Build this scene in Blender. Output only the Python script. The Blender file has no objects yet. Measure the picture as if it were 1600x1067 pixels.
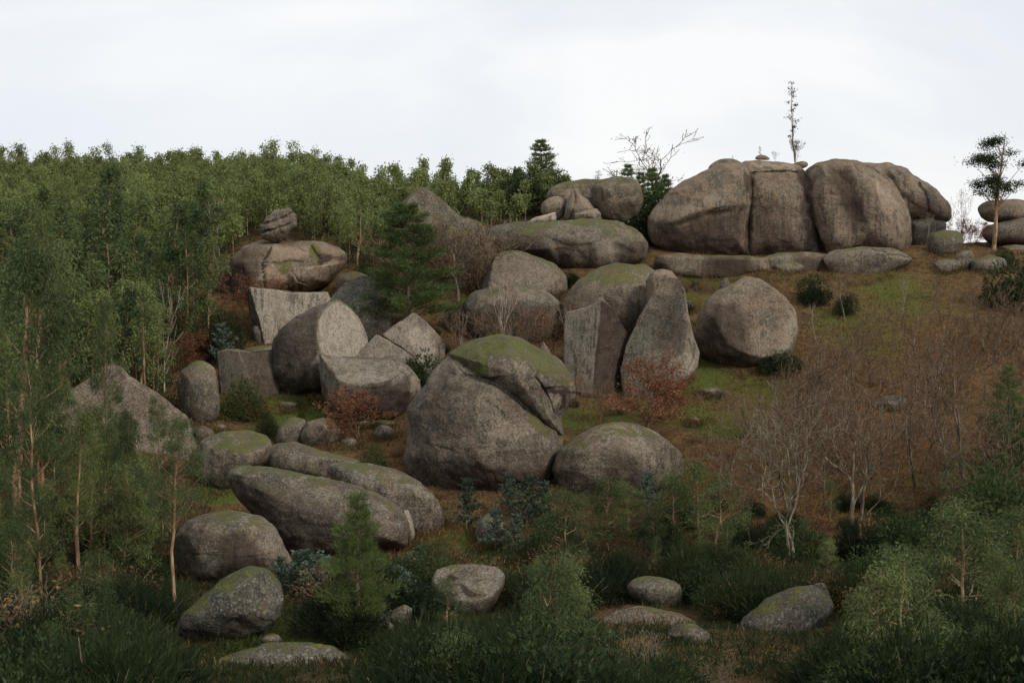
import bpy, math, random
import numpy as np
from mathutils import Vector

SC = bpy.context.scene
C = SC.collection
rnd = random.Random(7)

# ------------------------------------------------------------------ camera, sky, sun, exposure
F = 2200.0                       # focal length in pixels of the 1600 px wide photograph
HOR = 400.0                      # row of the horizon
PITCH = math.atan((533.5 - HOR) / F)
cam_d = bpy.data.cameras.new('camera')
cam_d.sensor_width = 36.0
cam_d.lens = 36.0 * F / 1600.0
cam_d.clip_start = 0.5
cam_d.clip_end = 8000
cam = bpy.data.objects.new('camera', cam_d)
C.objects.link(cam)
cam.rotation_euler = (math.pi / 2 - PITCH, 0, 0)
SC.camera = cam

SUN_EL, SUN_AZ = math.radians(36), math.radians(135)   # azimuth clockwise from +Y: high, behind and to the right of the camera
world = bpy.data.worlds.new('World')
SC.world = world
world.use_nodes = True
nt = world.node_tree
nt.nodes.clear()


def N(t, kind, **kw):
    n = t.nodes.new(kind)
    for k, v in kw.items():
        if k.startswith('i_'):
            n.inputs[k[2:].replace('_', ' ')].default_value = v
        else:
            setattr(n, k, v)
    return n


def ramp(t, stops, interp='LINEAR'):
    n = t.nodes.new('ShaderNodeValToRGB')
    n.color_ramp.interpolation = interp
    el = n.color_ramp.elements
    while len(el) < len(stops):
        el.new(0.5)
    for e, (p, c) in zip(el, stops):
        e.position = p
        e.color = c if len(c) == 4 else (*c, 1)
    return n


sky = N(nt, 'ShaderNodeTexSky', sky_type='NISHITA', sun_disc=False, sun_elevation=SUN_EL, sun_rotation=SUN_AZ)
bg1 = N(nt, 'ShaderNodeBackground')
bg1.inputs['Strength'].default_value = 0.10
nt.links.new(sky.outputs[0], bg1.inputs['Color'])
tc = N(nt, 'ShaderNodeTexCoord')
mp = N(nt, 'ShaderNodeMapping')
mp.inputs['Scale'].default_value = (1.0, 1.0, 2.6)
mp.inputs['Location'].default_value = (2.3, 0.9, 0.7)
nt.links.new(tc.outputs['Generated'], mp.inputs['Vector'])
n1 = N(nt, 'ShaderNodeTexNoise')
n1.inputs['Scale'].default_value = 2.6
n1.inputs['Detail'].default_value = 5
n1.inputs['Roughness'].default_value = 0.5
n1.inputs['Distortion'].default_value = 0.35
nt.links.new(mp.outputs[0], n1.inputs['Vector'])
r1 = ramp(nt, [(0.34, (0.78, 0.825, 0.895)), (0.48, (0.86, 0.885, 0.93)), (0.62, (0.985, 0.985, 0.985))])
nt.links.new(n1.outputs['Fac'], r1.inputs[0])
bg2 = N(nt, 'ShaderNodeBackground')
bg2.inputs['Strength'].default_value = 0.685
nt.links.new(r1.outputs[0], bg2.inputs['Color'])
mx = N(nt, 'ShaderNodeMixShader')
mx.inputs[0].default_value = 0.93
nt.links.new(bg1.outputs[0], mx.inputs[1])
nt.links.new(bg2.outputs[0], mx.inputs[2])
wo = N(nt, 'ShaderNodeOutputWorld')
nt.links.new(mx.outputs[0], wo.inputs[0])

sun_d = bpy.data.lights.new('sun', 'SUN')
sun_d.energy = 1.5
sun_d.angle = math.radians(10)
sun_d.color = (1.0, 0.93, 0.82)
sun = bpy.data.objects.new('sun', sun_d)
C.objects.link(sun)
sd = Vector((math.sin(SUN_AZ) * math.cos(SUN_EL), math.cos(SUN_AZ) * math.cos(SUN_EL), math.sin(SUN_EL)))
sun.rotation_euler = sd.to_track_quat('Z', 'Y').to_euler()
SC.view_settings.view_transform = 'Standard'
SC.view_settings.look = 'None'
SC.view_settings.exposure = 0.55
SC.view_settings.gamma = 1.0
SC.view_settings.use_curve_mapping = False

# ------------------------------------------------------------------ noise and projection helpers
FW = np.array([0, math.cos(PITCH), -math.sin(PITCH)])
UP = np.array([0, math.sin(PITCH), math.cos(PITCH)])
RT = np.array([1.0, 0, 0])


def ray(px, py):
    px = np.asarray(px, float)[..., None]
    py = np.asarray(py, float)[..., None]
    return FW + RT * (px - 800) / F - UP * (py - 533.5) / F


def proj(P):
    P = np.asarray(P, float)
    d = P @ FW
    return 800 + F * (P @ RT) / d, 533.5 - F * (P @ UP) / d, d


def _hash(ix, iy, iz):
    n = (ix * 374761393 + iy * 668265263 + iz * 2147483647) & 0x7fffffff
    n = (n ^ (n >> 13)) * 1274126177 & 0x7fffffff
    n = (n ^ (n >> 16)) * 2246822519 & 0x7fffffff
    return ((n ^ (n >> 15)) & 0xffff) / 32767.5 - 1.0


def vnoise(p):
    p = np.asarray(p, float)
    i = np.floor(p).astype(np.int64)
    f = p - i
    u = f * f * f * (f * (f * 6 - 15) + 10)
    r = 0
    for a in (0, 1):
        for b in (0, 1):
            for c in (0, 1):
                w = (u[..., 0] if a else 1 - u[..., 0]) * (u[..., 1] if b else 1 - u[..., 1]) * (u[..., 2] if c else 1 - u[..., 2])
                r = r + w * _hash(i[..., 0] + a, i[..., 1] + b, i[..., 2] + c)
    return r


def fbm(p, octs=4, gain=0.5):
    s, a, t = 0, 1.0, 0
    p = np.asarray(p, float)
    for _ in range(octs):
        s = s + a * vnoise(p)
        t += a
        a *= gain
        p = p * 2.03 + 17.3
    return s / t


# ------------------------------------------------------------------ terrain heights
ZT = {
    -200: [(50, -14.5), (60, -15.5), (80, -15.3), (95, -13.5), (120, -9.5), (145, -5.0), (180, 2.0), (220, 9.5), (240, 11.5), (270, 8), (400, -20)],
    100: [(50, -15.0), (60, -16.0), (80, -15.6), (95, -14.0), (120, -10.2), (145, -5.5), (180, 2.0), (220, 9.5), (240, 11.5), (270, 8), (400, -20)],
    450: [(50, -15.2), (60, -16.1), (66, -16.5), (75, -16.9), (82, -16.8), (96, -15.3), (112, -12.7), (128, -8.7), (142, -4.5), (150, -3.0), (160, -0.8), (180, 3.5), (200, 7.5), (220, 10), (240, 10.5), (270, 6), (400, -20)],
    850: [(50, -15.2), (60, -16.1), (66, -16.5), (75, -16.9), (82, -16.8), (96, -15.3), (112, -12.7), (128, -8.7), (142, -3.6), (152, 0.6), (165, 4.5), (180, 7.2), (195, 6.5), (230, -2), (300, -20), (400, -30)],
    1100: [(50, -15.2), (60, -16.1), (66, -16.5), (75, -16.9), (82, -16.8), (96, -15.3), (112, -12.7), (128, -8.7), (142, -3.2), (152, 0.0), (162, 1.0), (175, 1.0), (200, -3), (300, -30), (400, -40)],
    1500: [(50, -14.6), (60, -16.1), (66, -16.5), (75, -16.6), (82, -16.2), (96, -14.6), (112, -11.4), (128, -7.2), (142, -2.4), (152, 0.5), (160, 1.2), (172, 0.5), (200, -5), (300, -35), (400, -45)],
}
NEAR = [(-400, 25), (-60, 5), (0, -1.9), (8, -3.6), (20, -7.6), (35, -12.4)]
_cols = sorted(ZT)
_fine = np.arange(-400, 1000, 1.0)


def _smooth_table(pts):
    d = [a for a, b in NEAR] + [a for a, b in pts] + [1000]
    z = [b for a, b in NEAR] + [b for a, b in pts] + [pts[-1][1] - 10]
    y = np.interp(_fine, d, z)
    k = np.exp(-np.linspace(-2, 2, 11) ** 2)
    k /= k.sum()
    return np.convolve(np.pad(y, 5, mode='edge'), k, mode='valid')


_tab = np.array([_smooth_table(ZT[c]) for c in _cols])


def terrain(x, y, bumps=True):
    x = np.asarray(x, float)
    y = np.asarray(y, float)
    d = y
    px = np.clip(800 + F * x / np.maximum(y, 40), _cols[0], _cols[-1] - 1e-3)
    j = np.clip(np.searchsorted(_cols, px, side='right') - 1, 0, len(_cols) - 2)
    c = np.array(_cols, float)
    t = (px - c[j]) / (c[j + 1] - c[j])
    t = t * t * (3 - 2 * t)
    dd = np.clip(d, -399, 998)
    i0 = np.floor(dd).astype(int) + 400
    ft = dd - np.floor(dd)
    za = _tab[j, i0] * (1 - ft) + _tab[j, i0 + 1] * ft
    zb = _tab[j + 1, i0] * (1 - ft) + _tab[j + 1, i0 + 1] * ft
    z = za * (1 - t) + zb * t
    if bumps:
        p = np.stack([x, y, np.zeros_like(x)], -1)
        z = z + 0.45 * vnoise(p / 9.0 + 5) + 0.22 * vnoise(p / 3.1 + 9) + 0.10 * vnoise(p / 1.1 + 31)
    return z


_D = np.linspace(30, 262, 900)


def ground_hit(px, py):
    """distance along the camera axis at which the line of sight through a pixel meets the ground"""
    r = ray(px, py)
    P = r[None, :] * _D[:, None]
    h = P[:, 2] - terrain(P[:, 0], P[:, 1])
    k = np.nonzero(h < 0)[0]
    return float(_D[k[0]]) if len(k) else None


# ------------------------------------------------------------------ mesh helpers
def mesh_from(name, V, faces_flat, sizes, mat, smooth=True, attrs=None):
    me = bpy.data.meshes.new(name)
    V = np.ascontiguousarray(V, dtype=np.float32)
    me.vertices.add(len(V))
    me.vertices.foreach_set('co', V.ravel())
    fl = np.ascontiguousarray(faces_flat, dtype=np.int32).ravel()
    me.loops.add(len(fl))
    me.loops.foreach_set('vertex_index', fl)
    if np.isscalar(sizes):
        n = len(fl) // sizes
        st = np.arange(n, dtype=np.int32) * sizes
    else:
        sizes = np.asarray(sizes)
        n = len(sizes)
        st = np.concatenate([[0], np.cumsum(sizes)[:-1]]).astype(np.int32)
    me.polygons.add(n)
    me.polygons.foreach_set('loop_start', st)
    if smooth:
        me.polygons.foreach_set('use_smooth', np.ones(n, dtype=bool))
    me.update(calc_edges=True)
    for k, v in (attrs or {}).items():
        a = me.attributes.new(k, 'FLOAT', 'POINT')
        a.data.foreach_set('value', np.ascontiguousarray(v, dtype=np.float32))
    if mat is not None:
        me.materials.append(mat)
    me.validate()
    return me


def link(name, data, parent=None):
    o = bpy.data.objects.new(name, data)
    C.objects.link(o)
    if parent is not None:
        o.parent = parent
    return o


def tag(o, label=None, cat=None, group=None, kind=None):
    if label:
        o['label'] = label
    if cat:
        o['category'] = cat
    if group:
        o['group'] = group
    if kind:
        o['kind'] = kind
    return o


# ------------------------------------------------------------------ materials
def new_mat(name, rough=0.9):
    m = bpy.data.materials.new(name)
    m.use_nodes = True
    t = m.node_tree
    t.nodes.clear()
    out = N(t, 'ShaderNodeOutputMaterial')
    b = N(t, 'ShaderNodeBsdfPrincipled')
    b.inputs['Roughness'].default_value = rough
    b.inputs['Specular IOR Level'].default_value = 0.03
    t.links.new(b.outputs[0], out.inputs[0])
    return m, t, b, out


def math_n(t, op, a, b=None, clamp=False):
    n = t.nodes.new('ShaderNodeMath')
    n.operation = op
    n.use_clamp = clamp
    for i, v in enumerate((a, b)):
        if v is None:
            continue
        if isinstance(v, (int, float)):
            n.inputs[i].default_value = v
        else:
            t.links.new(v, n.inputs[i])
    return n.outputs[0]


def mixc(t, fac, a, b, mode='MIX'):
    n = t.nodes.new('ShaderNodeMix')
    n.data_type = 'RGBA'
    n.blend_type = mode
    for i, v in ((0, fac), (6, a), (7, b)):
        if isinstance(v, (int, float)):
            n.inputs[i].default_value = v
        elif isinstance(v, tuple):
            n.inputs[i].default_value = (*v, 1)
        else:
            t.links.new(v, n.inputs[i])
    return n.outputs[2]


def noise_n(t, vec, scale, detail=4, rough=0.55, dist=0.0):
    n = t.nodes.new('ShaderNodeTexNoise')
    n.inputs['Scale'].default_value = scale
    n.inputs['Detail'].default_value = detail
    n.inputs['Roughness'].default_value = rough
    n.inputs['Distortion'].default_value = dist
    if vec is not None:
        t.links.new(vec, n.inputs['Vector'])
    return n.outputs['Fac']


def rng_n(t, v, a, b, c=0.0, d=1.0):
    n = t.nodes.new('ShaderNodeMapRange')
    n.interpolation_type = 'SMOOTHSTEP'
    t.links.new(v, n.inputs[0])
    for i, x in enumerate((a, b, c, d)):
        n.inputs[i + 1].default_value = x
    return n.outputs[0]


def objprop(t, name):
    n = t.nodes.new('ShaderNodeAttribute')
    n.attribute_type = 'OBJECT'
    n.attribute_name = name
    return n.outputs['Fac']


def vattr(t, name):
    n = t.nodes.new('ShaderNodeAttribute')
    n.attribute_type = 'GEOMETRY'
    n.attribute_name = name
    return n.outputs['Fac']


def make_rock_mat():
    m, t, b, out = new_mat('granite', 0.92)
    geo = N(t, 'ShaderNodeNewGeometry')
    pos = geo.outputs['Position']
    sepn = N(t, 'ShaderNodeSeparateXYZ')
    t.links.new(geo.outputs['Normal'], sepn.inputs[0])
    nz = sepn.outputs[2]
    # broad tones
    big = noise_n(t, pos, 0.33, 5, 0.6, 0.4)
    mid = noise_n(t, pos, 1.5, 6, 0.65, 0.2)
    fine = noise_n(t, pos, 9.0, 4, 0.7)
    dark = (0.060, 0.056, 0.046)
    grey = (0.150, 0.134, 0.104)
    c = mixc(t, rng_n(t, big, 0.40, 0.58), dark, grey)
    patch = noise_n(t, pos, 0.75, 7, 0.7, 1.2)
    c = mixc(t, rng_n(t, patch, 0.52, 0.62, 0, 0.55), c, (0.235, 0.222, 0.185))
    c = mixc(t, rng_n(t, patch, 0.47, 0.37, 0, 0.75), c, (0.045, 0.040, 0.034))
    c = mixc(t, rng_n(t, mid, 0.44, 0.64, 0, 0.5), c, (0.215, 0.185, 0.138))
    oi = N(t, 'ShaderNodeObjectInfo')
    tone = ramp(t, [(0.0, (1.18, 1.02, 0.84)), (0.35, (1.0, 1.0, 1.0)), (0.65, (0.84, 0.90, 0.88)), (1.0, (1.12, 0.94, 0.84))])
    t.links.new(oi.outputs['Random'], tone.inputs[0])
    c = mixc(t, 0.8, c, tone.outputs[0], 'MULTIPLY')
    c = mixc(t, rng_n(t, noise_n(t, pos, 0.42, 5, 0.65, 0.8), 0.50, 0.66, 0, 0.6), c, (0.190, 0.125, 0.085))
    c = mixc(t, math_n(t, 'MULTIPLY', objprop(t, 'warm'), rng_n(t, noise_n(t, pos, 0.6, 5, 0.6), 0.33, 0.6, 0.15, 1.0)), c, (0.27, 0.178, 0.112))
    c = mixc(t, objprop(t, 'dark'), c, (0.036, 0.036, 0.033))
    # newly broken faces and a ledge painted as lit, paler and streaked
    fr = vattr(t, 'fresh_lit')
    ms = N(t, 'ShaderNodeMapping')
    ms.inputs['Scale'].default_value = (2.0, 2.0, 0.16)
    t.links.new(pos, ms.inputs[0])
    streak = math_n(t, 'ADD', math_n(t, 'MULTIPLY', noise_n(t, ms.outputs[0], 0.9, 6, 0.7, 0.8), 0.6), math_n(t, 'MULTIPLY', noise_n(t, pos, 1.1, 6, 0.7, 0.5), 0.4))
    frc = mixc(t, rng_n(t, streak, 0.36, 0.62), (0.24, 0.21, 0.165), (0.60, 0.53, 0.42))
    frc = mixc(t, math_n(t, 'MULTIPLY', objprop(t, 'warm'), rng_n(t, noise_n(t, pos, 0.5, 4, 0.6), 0.35, 0.6, 0.3, 1.0)), frc, (0.46, 0.285, 0.165))
    frm = math_n(t, 'MULTIPLY', fr, rng_n(t, noise_n(t, pos, 0.8, 5, 0.65, 0.5), 0.28, 0.52, 0.30, 1.0))
    c = mixc(t, frm, c, frc)
    # water run stains down steep faces
    steep = rng_n(t, nz, 0.75, 0.15)
    st = math_n(t, 'MULTIPLY', rng_n(t, streak, 0.49, 0.565), steep)
    st = math_n(t, 'MULTIPLY', st, 0.80)
    c = mixc(t, st, c, (0.050, 0.038, 0.031))
    lt = math_n(t, 'MULTIPLY', rng_n(t, streak, 0.40, 0.31), steep)
    c = mixc(t, math_n(t, 'MULTIPLY', lt, 0.45), c, (0.33, 0.27, 0.20))
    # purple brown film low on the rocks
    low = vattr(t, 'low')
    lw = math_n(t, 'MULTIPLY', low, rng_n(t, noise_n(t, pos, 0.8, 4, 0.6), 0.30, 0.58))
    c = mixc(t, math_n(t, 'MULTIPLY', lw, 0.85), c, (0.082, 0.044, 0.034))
    # mottling
    c = mixc(t, rng_n(t, fine, 0.5, 0.64, 0, 0.72), c, (0.024, 0.024, 0.021))
    c = mixc(t, rng_n(t, fine, 0.47, 0.36, 0, 0.50), c, (0.34, 0.32, 0.265))
    speck = noise_n(t, pos, 4.2, 7, 0.8, 0.5)
    c = mixc(t, math_n(t, 'MULTIPLY', rng_n(t, speck, 0.53, 0.62, 0, 0.6), rng_n(t, big, 0.38, 0.60, 0.15, 1.0)), c, (0.33, 0.31, 0.26))
    c = mixc(t, math_n(t, 'MULTIPLY', rng_n(t, speck, 0.46, 0.38, 0, 0.45), rng_n(t, patch, 0.40, 0.60, 0.9, 0.2)), c, (0.030, 0.028, 0.024))
    grain = noise_n(t, pos, 42.0, 2, 0.6)
    c = mixc(t, rng_n(t, grain, 0.50, 0.70, 0, 0.45), c, (0.03, 0.028, 0.025))
    c = mixc(t, rng_n(t, grain, 0.48, 0.32, 0, 0.30), c, (0.36, 0.34, 0.28))
    fm = math_n(t, 'MULTIPLY', vattr(t, 'film_shade'), rng_n(t, noise_n(t, pos, 0.7, 6, 0.7, 0.6), 0.30, 0.50, 0.72, 1.0))
    fm = math_n(t, 'MULTIPLY', fm, rng_n(t, fine, 0.30, 0.60, 1.0, 0.85))
    c = mixc(t, fm, c, (0.040, 0.028, 0.023))  # dark stain film, also carrying shade painted on the outcrop blocks
    # white lichen spots
    clus = rng_n(t, noise_n(t, pos, 0.45, 4, 0.6), 0.50, 0.60)
    sp1 = noise_n(t, pos, 3.4, 5, 0.75, 0.6)
    s1 = math_n(t, 'MULTIPLY', rng_n(t, sp1, 0.655, 0.685), clus)
    c = mixc(t, math_n(t, 'MULTIPLY', s1, 0.8), c, (0.55, 0.55, 0.48))
    sp2 = noise_n(t, pos, 11.0, 3, 0.7, 0.3)
    s2 = math_n(t, 'MULTIPLY', rng_n(t, sp2, 0.63, 0.67), rng_n(t, noise_n(t, pos, 0.9, 4, 0.6), 0.46, 0.60))
    c = mixc(t, math_n(t, 'MULTIPLY', s2, 0.6), c, (0.46, 0.46, 0.40))
    # moss on ledges and tops
    mo = math_n(t, 'ADD', math_n(t, 'MULTIPLY', nz, 0.72), math_n(t, 'MULTIPLY', noise_n(t, pos, 0.7, 7, 0.75, 0.6), 1.75))
    mo = math_n(t, 'ADD', mo, math_n(t, 'MULTIPLY', objprop(t, 'moss'), 0.50))
    mo = math_n(t, 'ADD', mo, math_n(t, 'MULTIPLY', vattr(t, 'mossy'), 0.9))
    mo = math_n(t, 'MULTIPLY', rng_n(t, mo, 1.60, 1.76), rng_n(t, math_n(t, 'ADD', math_n(t, 'MULTIPLY', speck, 0.5), math_n(t, 'MULTIPLY', patch, 0.5)), 0.42, 0.55, 0.10, 0.92))
    mc = mixc(t, rng_n(t, fine, 0.35, 0.65), (0.058, 0.066, 0.020), (0.150, 0.150, 0.045))
    c = mixc(t, mo, c, mc)
    # joints are dark with soil and moss
    cr = vattr(t, 'crack')
    c = mixc(t, cr, c, (0.018, 0.017, 0.013))
    t.links.new(c, b.inputs['Base Color'])
    h = math_n(t, 'ADD', math_n(t, 'MULTIPLY', mid, 0.6), math_n(t, 'MULTIPLY', fine, 0.4))
    h = math_n(t, 'ADD', h, math_n(t, 'MULTIPLY', grain, 0.12))
    h = math_n(t, 'ADD', h, math_n(t, 'MULTIPLY', mo, 0.3))
    bp = N(t, 'ShaderNodeBump')
    bp.inputs['Strength'].default_value = 0.75
    bp.inputs['Distance'].default_value = 0.22
    t.links.new(h, bp.inputs['Height'])
    t.links.new(bp.outputs[0], b.inputs['Normal'])
    return m


def make_ground_mat():
    m, t, b, out = new_mat('hillside_ground', 1.0)
    geo = N(t, 'ShaderNodeNewGeometry')
    pos = geo.outputs['Position']
    a = noise_n(t, pos, 0.16, 5, 0.6, 0.5)
    f = noise_n(t, pos, 1.6, 6, 0.7, 0.3)
    g = noise_n(t, pos, 7.0, 4, 0.7)
    c = mixc(t, rng_n(t, f, 0.35, 0.65), (0.062, 0.042, 0.022), (0.165, 0.100, 0.046))
    c = mixc(t, rng_n(t, g, 0.5, 0.7, 0, 0.7), c, (0.22, 0.14, 0.07))
    gr = math_n(t, 'ADD', math_n(t, 'MULTIPLY', vattr(t, 'green'), 0.85), math_n(t, 'MULTIPLY', a, 0.75))
    gr = math_n(t, 'ADD', gr, math_n(t, 'MULTIPLY', f, 0.55))
    c = mixc(t, rng_n(t, gr, 0.72, 1.15), c, mixc(t, rng_n(t, g, 0.35, 0.65), (0.050, 0.066, 0.018), (0.125, 0.145, 0.036)))
    c = mixc(t, math_n(t, 'MULTIPLY', vattr(t, 'rust'), rng_n(t, f, 0.38, 0.6)), c, (0.21, 0.085, 0.036))
    c = mixc(t, vattr(t, 'ground_shade'), c, (0.022, 0.020, 0.012))
    t.links.new(c, b.inputs['Base Color'])
    bp = N(t, 'ShaderNodeBump')
    bp.inputs['Strength'].default_value = 0.9
    bp.inputs['Distance'].default_value = 0.35
    t.links.new(math_n(t, 'ADD', f, math_n(t, 'MULTIPLY', g, 0.5)), bp.inputs['Height'])
    t.links.new(bp.outputs[0], b.inputs['Normal'])
    return m


def make_leaf_mat(name, cols, objvar=0.5, rough=0.6, trans=0.35, spec=0.12):
    """cols: dark, mid, light leaf colours mixed per leaf and per plant"""
    m, t, b, out = new_mat(name, rough)
    b.inputs['Specular IOR Level'].default_value = spec
    geo = N(t, 'ShaderNodeNewGeometry')
    oi = N(t, 'ShaderNodeObjectInfo')
    v = math_n(t, 'ADD', math_n(t, 'MULTIPLY', geo.outputs['Random Per Island'], 1 - objvar), math_n(t, 'MULTIPLY', oi.outputs['Random'], objvar))
    r = ramp(t, [(0.1, cols[0]), (0.5, cols[1]), (0.9, cols[2])])
    t.links.new(v, r.inputs[0])
    pn = noise_n(t, geo.outputs['Position'], 0.12, 3)
    hs = N(t, 'ShaderNodeHueSaturation')
    t.links.new(r.outputs[0], hs.inputs['Color'])
    t.links.new(rng_n(t, pn, 0.35, 0.65, 0.78, 1.18), hs.inputs['Value'])
    t.links.new(hs.outputs[0], b.inputs['Base Color'])
    tr = N(t, 'ShaderNodeBsdfTranslucent')
    t.links.new(hs.outputs[0], tr.inputs['Color'])
    mxs = N(t, 'ShaderNodeMixShader')
    mxs.inputs[0].default_value = trans
    t.links.new(b.outputs[0], mxs.inputs[1])
    t.links.new(tr.outputs[0], mxs.inputs[2])
    t.links.new(mxs.outputs[0], out.inputs[0])
    return m


def make_bark_mat(name, c0, c1, c2):
    m, t, b, out = new_mat(name, 0.9)
    geo = N(t, 'ShaderNodeNewGeometry')
    ms = N(t, 'ShaderNodeMapping')
    ms.inputs['Scale'].default_value = (3.0, 3.0, 0.6)
    t.links.new(geo.outputs['Position'], ms.inputs[0])
    n = noise_n(t, ms.outputs[0], 1.6, 5, 0.65, 0.3)
    r = ramp(t, [(0.34, c0), (0.5, c1), (0.66, c2)])
    t.links.new(n, r.inputs[0])
    t.links.new(r.outputs[0], b.inputs['Base Color'])
    return m


ROCK = make_rock_mat()
GROUND = make_ground_mat()
L_EUC = make_leaf_mat('eucalyptus_leaf', [(0.036, 0.056, 0.024), (0.088, 0.120, 0.044), (0.19, 0.22, 0.072)], 0.6)
L_EUCF = make_leaf_mat('eucalyptus_leaf_far', [(0.028, 0.050, 0.022), (0.082, 0.116, 0.044), (0.185, 0.215, 0.072)], 0.68)
L_BLUE = make_leaf_mat('juvenile_eucalyptus_leaf', [(0.036, 0.062, 0.038), (0.072, 0.108, 0.070), (0.17, 0.22, 0.16)])
L_BROOM = make_leaf_mat('broom_twig', [(0.010, 0.019, 0.008), (0.021, 0.034, 0.013), (0.048, 0.063, 0.022)], 0.65)
L_PINE = make_leaf_mat('pine_needle', [(0.045, 0.072, 0.026), (0.085, 0.125, 0.040), (0.155, 0.20, 0.060)])
L_RUST = make_leaf_mat('russet_oak_leaf', [(0.10, 0.042, 0.024), (0.19, 0.080, 0.042), (0.30, 0.145, 0.075)], 0.35)
L_YEL = make_leaf_mat('yellowing_leaf', [(0.10, 0.075, 0.03), (0.20, 0.15, 0.05), (0.30, 0.16, 0.06)], 0.2)
L_GRASS = make_leaf_mat('grass_blade', [(0.035, 0.050, 0.016), (0.065, 0.085, 0.024), (0.11, 0.125, 0.04)], 0.0)
L_DEAD = make_leaf_mat('dead_bracken_frond', [(0.070, 0.040, 0.020), (0.15, 0.082, 0.038), (0.26, 0.155, 0.075)], 0.0)
L_SHRUB = make_leaf_mat('evergreen_leaf', [(0.016, 0.028, 0.012), (0.031, 0.050, 0.019), (0.065, 0.090, 0.030)], 0.5)
B_EUC = make_bark_mat('eucalyptus_bark', (0.085, 0.050, 0.032), (0.24, 0.15, 0.088), (0.42, 0.31, 0.20))
B_BARE = make_bark_mat('bare_oak_bark', (0.055, 0.043, 0.032), (0.125, 0.098, 0.070), (0.24, 0.205, 0.145))
B_LICH = make_bark_mat('lichen_covered_bark', (0.075, 0.062, 0.042), (0.15, 0.13, 0.09), (0.27, 0.245, 0.17))
B_BIRCH = make_bark_mat('pale_stem_bark', (0.16, 0.12, 0.09), (0.38, 0.33, 0.27), (0.52, 0.47, 0.40))
B_TWIG = make_bark_mat('reddish_twig_bark', (0.065, 0.046, 0.032), (0.15, 0.105, 0.070), (0.26, 0.195, 0.135))

# ------------------------------------------------------------------ ground sheet
def blob(x, y, items):
    v = np.zeros_like(x)
    for px, py, rpx, s in items:
        D = ground_hit(px, py) or 150
        P = ray(px, py) * D
        r = rpx * D / F
        # a spot on the slope: wide across, longer into the distance
        q = ((x - P[0]) / r) ** 2 + ((y - P[1]) / (r * 1.8)) ** 2
        v = np.maximum(v, s * np.exp(-q))
    return v


def build_ground():
    gx = np.concatenate([[-3000, -1500, -800, -400, -250, -180], np.arange(-130, -60, 2.0), np.arange(-60, 62, 0.6), np.arange(62, 132, 2.0), [180, 250, 400, 800, 1500, 3000]])
    gy = np.concatenate([[-2500, -1200, -600, -300, -150, -80, -40, -20, -8, 0, 8, 16, 24, 30, 35], np.arange(38, 165, 0.6), np.arange(165, 300, 2.5), [310, 340, 400, 500, 700, 1000, 1600, 3500]])
    X, Y = np.meshgrid(gx, gy)
    Z = terrain(X, Y)
    far = np.clip((np.hypot(X, Y) - 420) / 500, 0, 1)
    Z = Z * (1 - far) + np.minimum(Z, -40) * far
    far2 = np.clip((np.abs(X) - 250) / 300, 0, 1) * (Y > 0)
    Z = Z * (1 - far2) + -30 * far2
    nx, ny = len(gx), len(gy)
    idx = np.arange(nx * ny).reshape(ny, nx)
    q = np.stack([idx[:-1, :-1], idx[:-1, 1:], idx[1:, 1:], idx[1:, :-1]], -1).reshape(-1, 4)
    x, y = X.ravel(), Y.ravel()
    green = blob(x, y, [(1100, 590, 45, 1), (1085, 615, 40, .8), (1110, 450, 50, .9), (1060, 450, 40, .7), (930, 655, 60, .8), (1120, 650, 70, .8), (1050, 640, 50, .8), (1180, 620, 60, .5),
                        (460, 640, 60, 1), (350, 770, 40, .9), (740, 860, 60, .9), (1300, 770, 120, .4), (1450, 750, 100, .3), (1400, 470, 80, .5), (1350, 520, 80, .45), (420, 1000, 120, .6), (600, 700, 30, .3), (250, 990, 90, .5)])
    rust = blob(x, y, [(600, 705, 40, 1), (1290, 790, 110, .8), (1100, 740, 60, .7), (1400, 700, 160, .5), (1300, 650, 160, .45), (1450, 560, 120, .45), (940, 640, 40, .6), (1100, 465, 25, .6), (720, 830, 30, .8), (1130, 400, 60, .5), (1350, 830, 100, .6), (870, 500, 50, .5), (350, 590, 50, .4)])
    soil = blob(x, y, [(200, 1090, 300, .9), (800, 1100, 300, .95), (1400, 1100, 300, .95), (100, 900, 220, .9), (600, 980, 200, .5), (1000, 880, 160, .8), (1400, 950, 250, .8), (450, 830, 60, .6)])  # shade on the valley floor and under trees, darkened into the ground colour
    me = mesh_from('hillside', np.stack([x, y, Z.ravel()], -1), q, 4, GROUND, True, {'green': green, 'rust': rust, 'ground_shade': soil})
    o = link('ground', me)
    o['kind'] = 'structure'
    return o


build_ground()

# ------------------------------------------------------------------ boulders
RINFO = []      # (outline polygon, distance) of each rock, used to keep plants from hiding them


def resample(poly, n, smooth):
    P = np.array(poly, float)
    Q = np.vstack([P, P[:1]])
    seg = np.hypot(*np.diff(Q, axis=0).T)
    s = np.concatenate([[0], np.cumsum(seg)])
    t = np.linspace(0, s[-1], n, endpoint=False)
    R = np.stack([np.interp(t, s, Q[:, 0]), np.interp(t, s, Q[:, 1])], -1)
    if smooth > 0:
        sg = smooth / (s[-1] / n)
        k = int(math.ceil(sg * 3))
        w = np.exp(-0.5 * (np.arange(-k, k + 1) / sg) ** 2)
        w /= w.sum()
        R = np.stack([np.convolve(np.concatenate([R[-k:, i], R[:, i], R[:k, i]]), w, mode='valid') for i in (0, 1)], -1)
    return R


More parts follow.
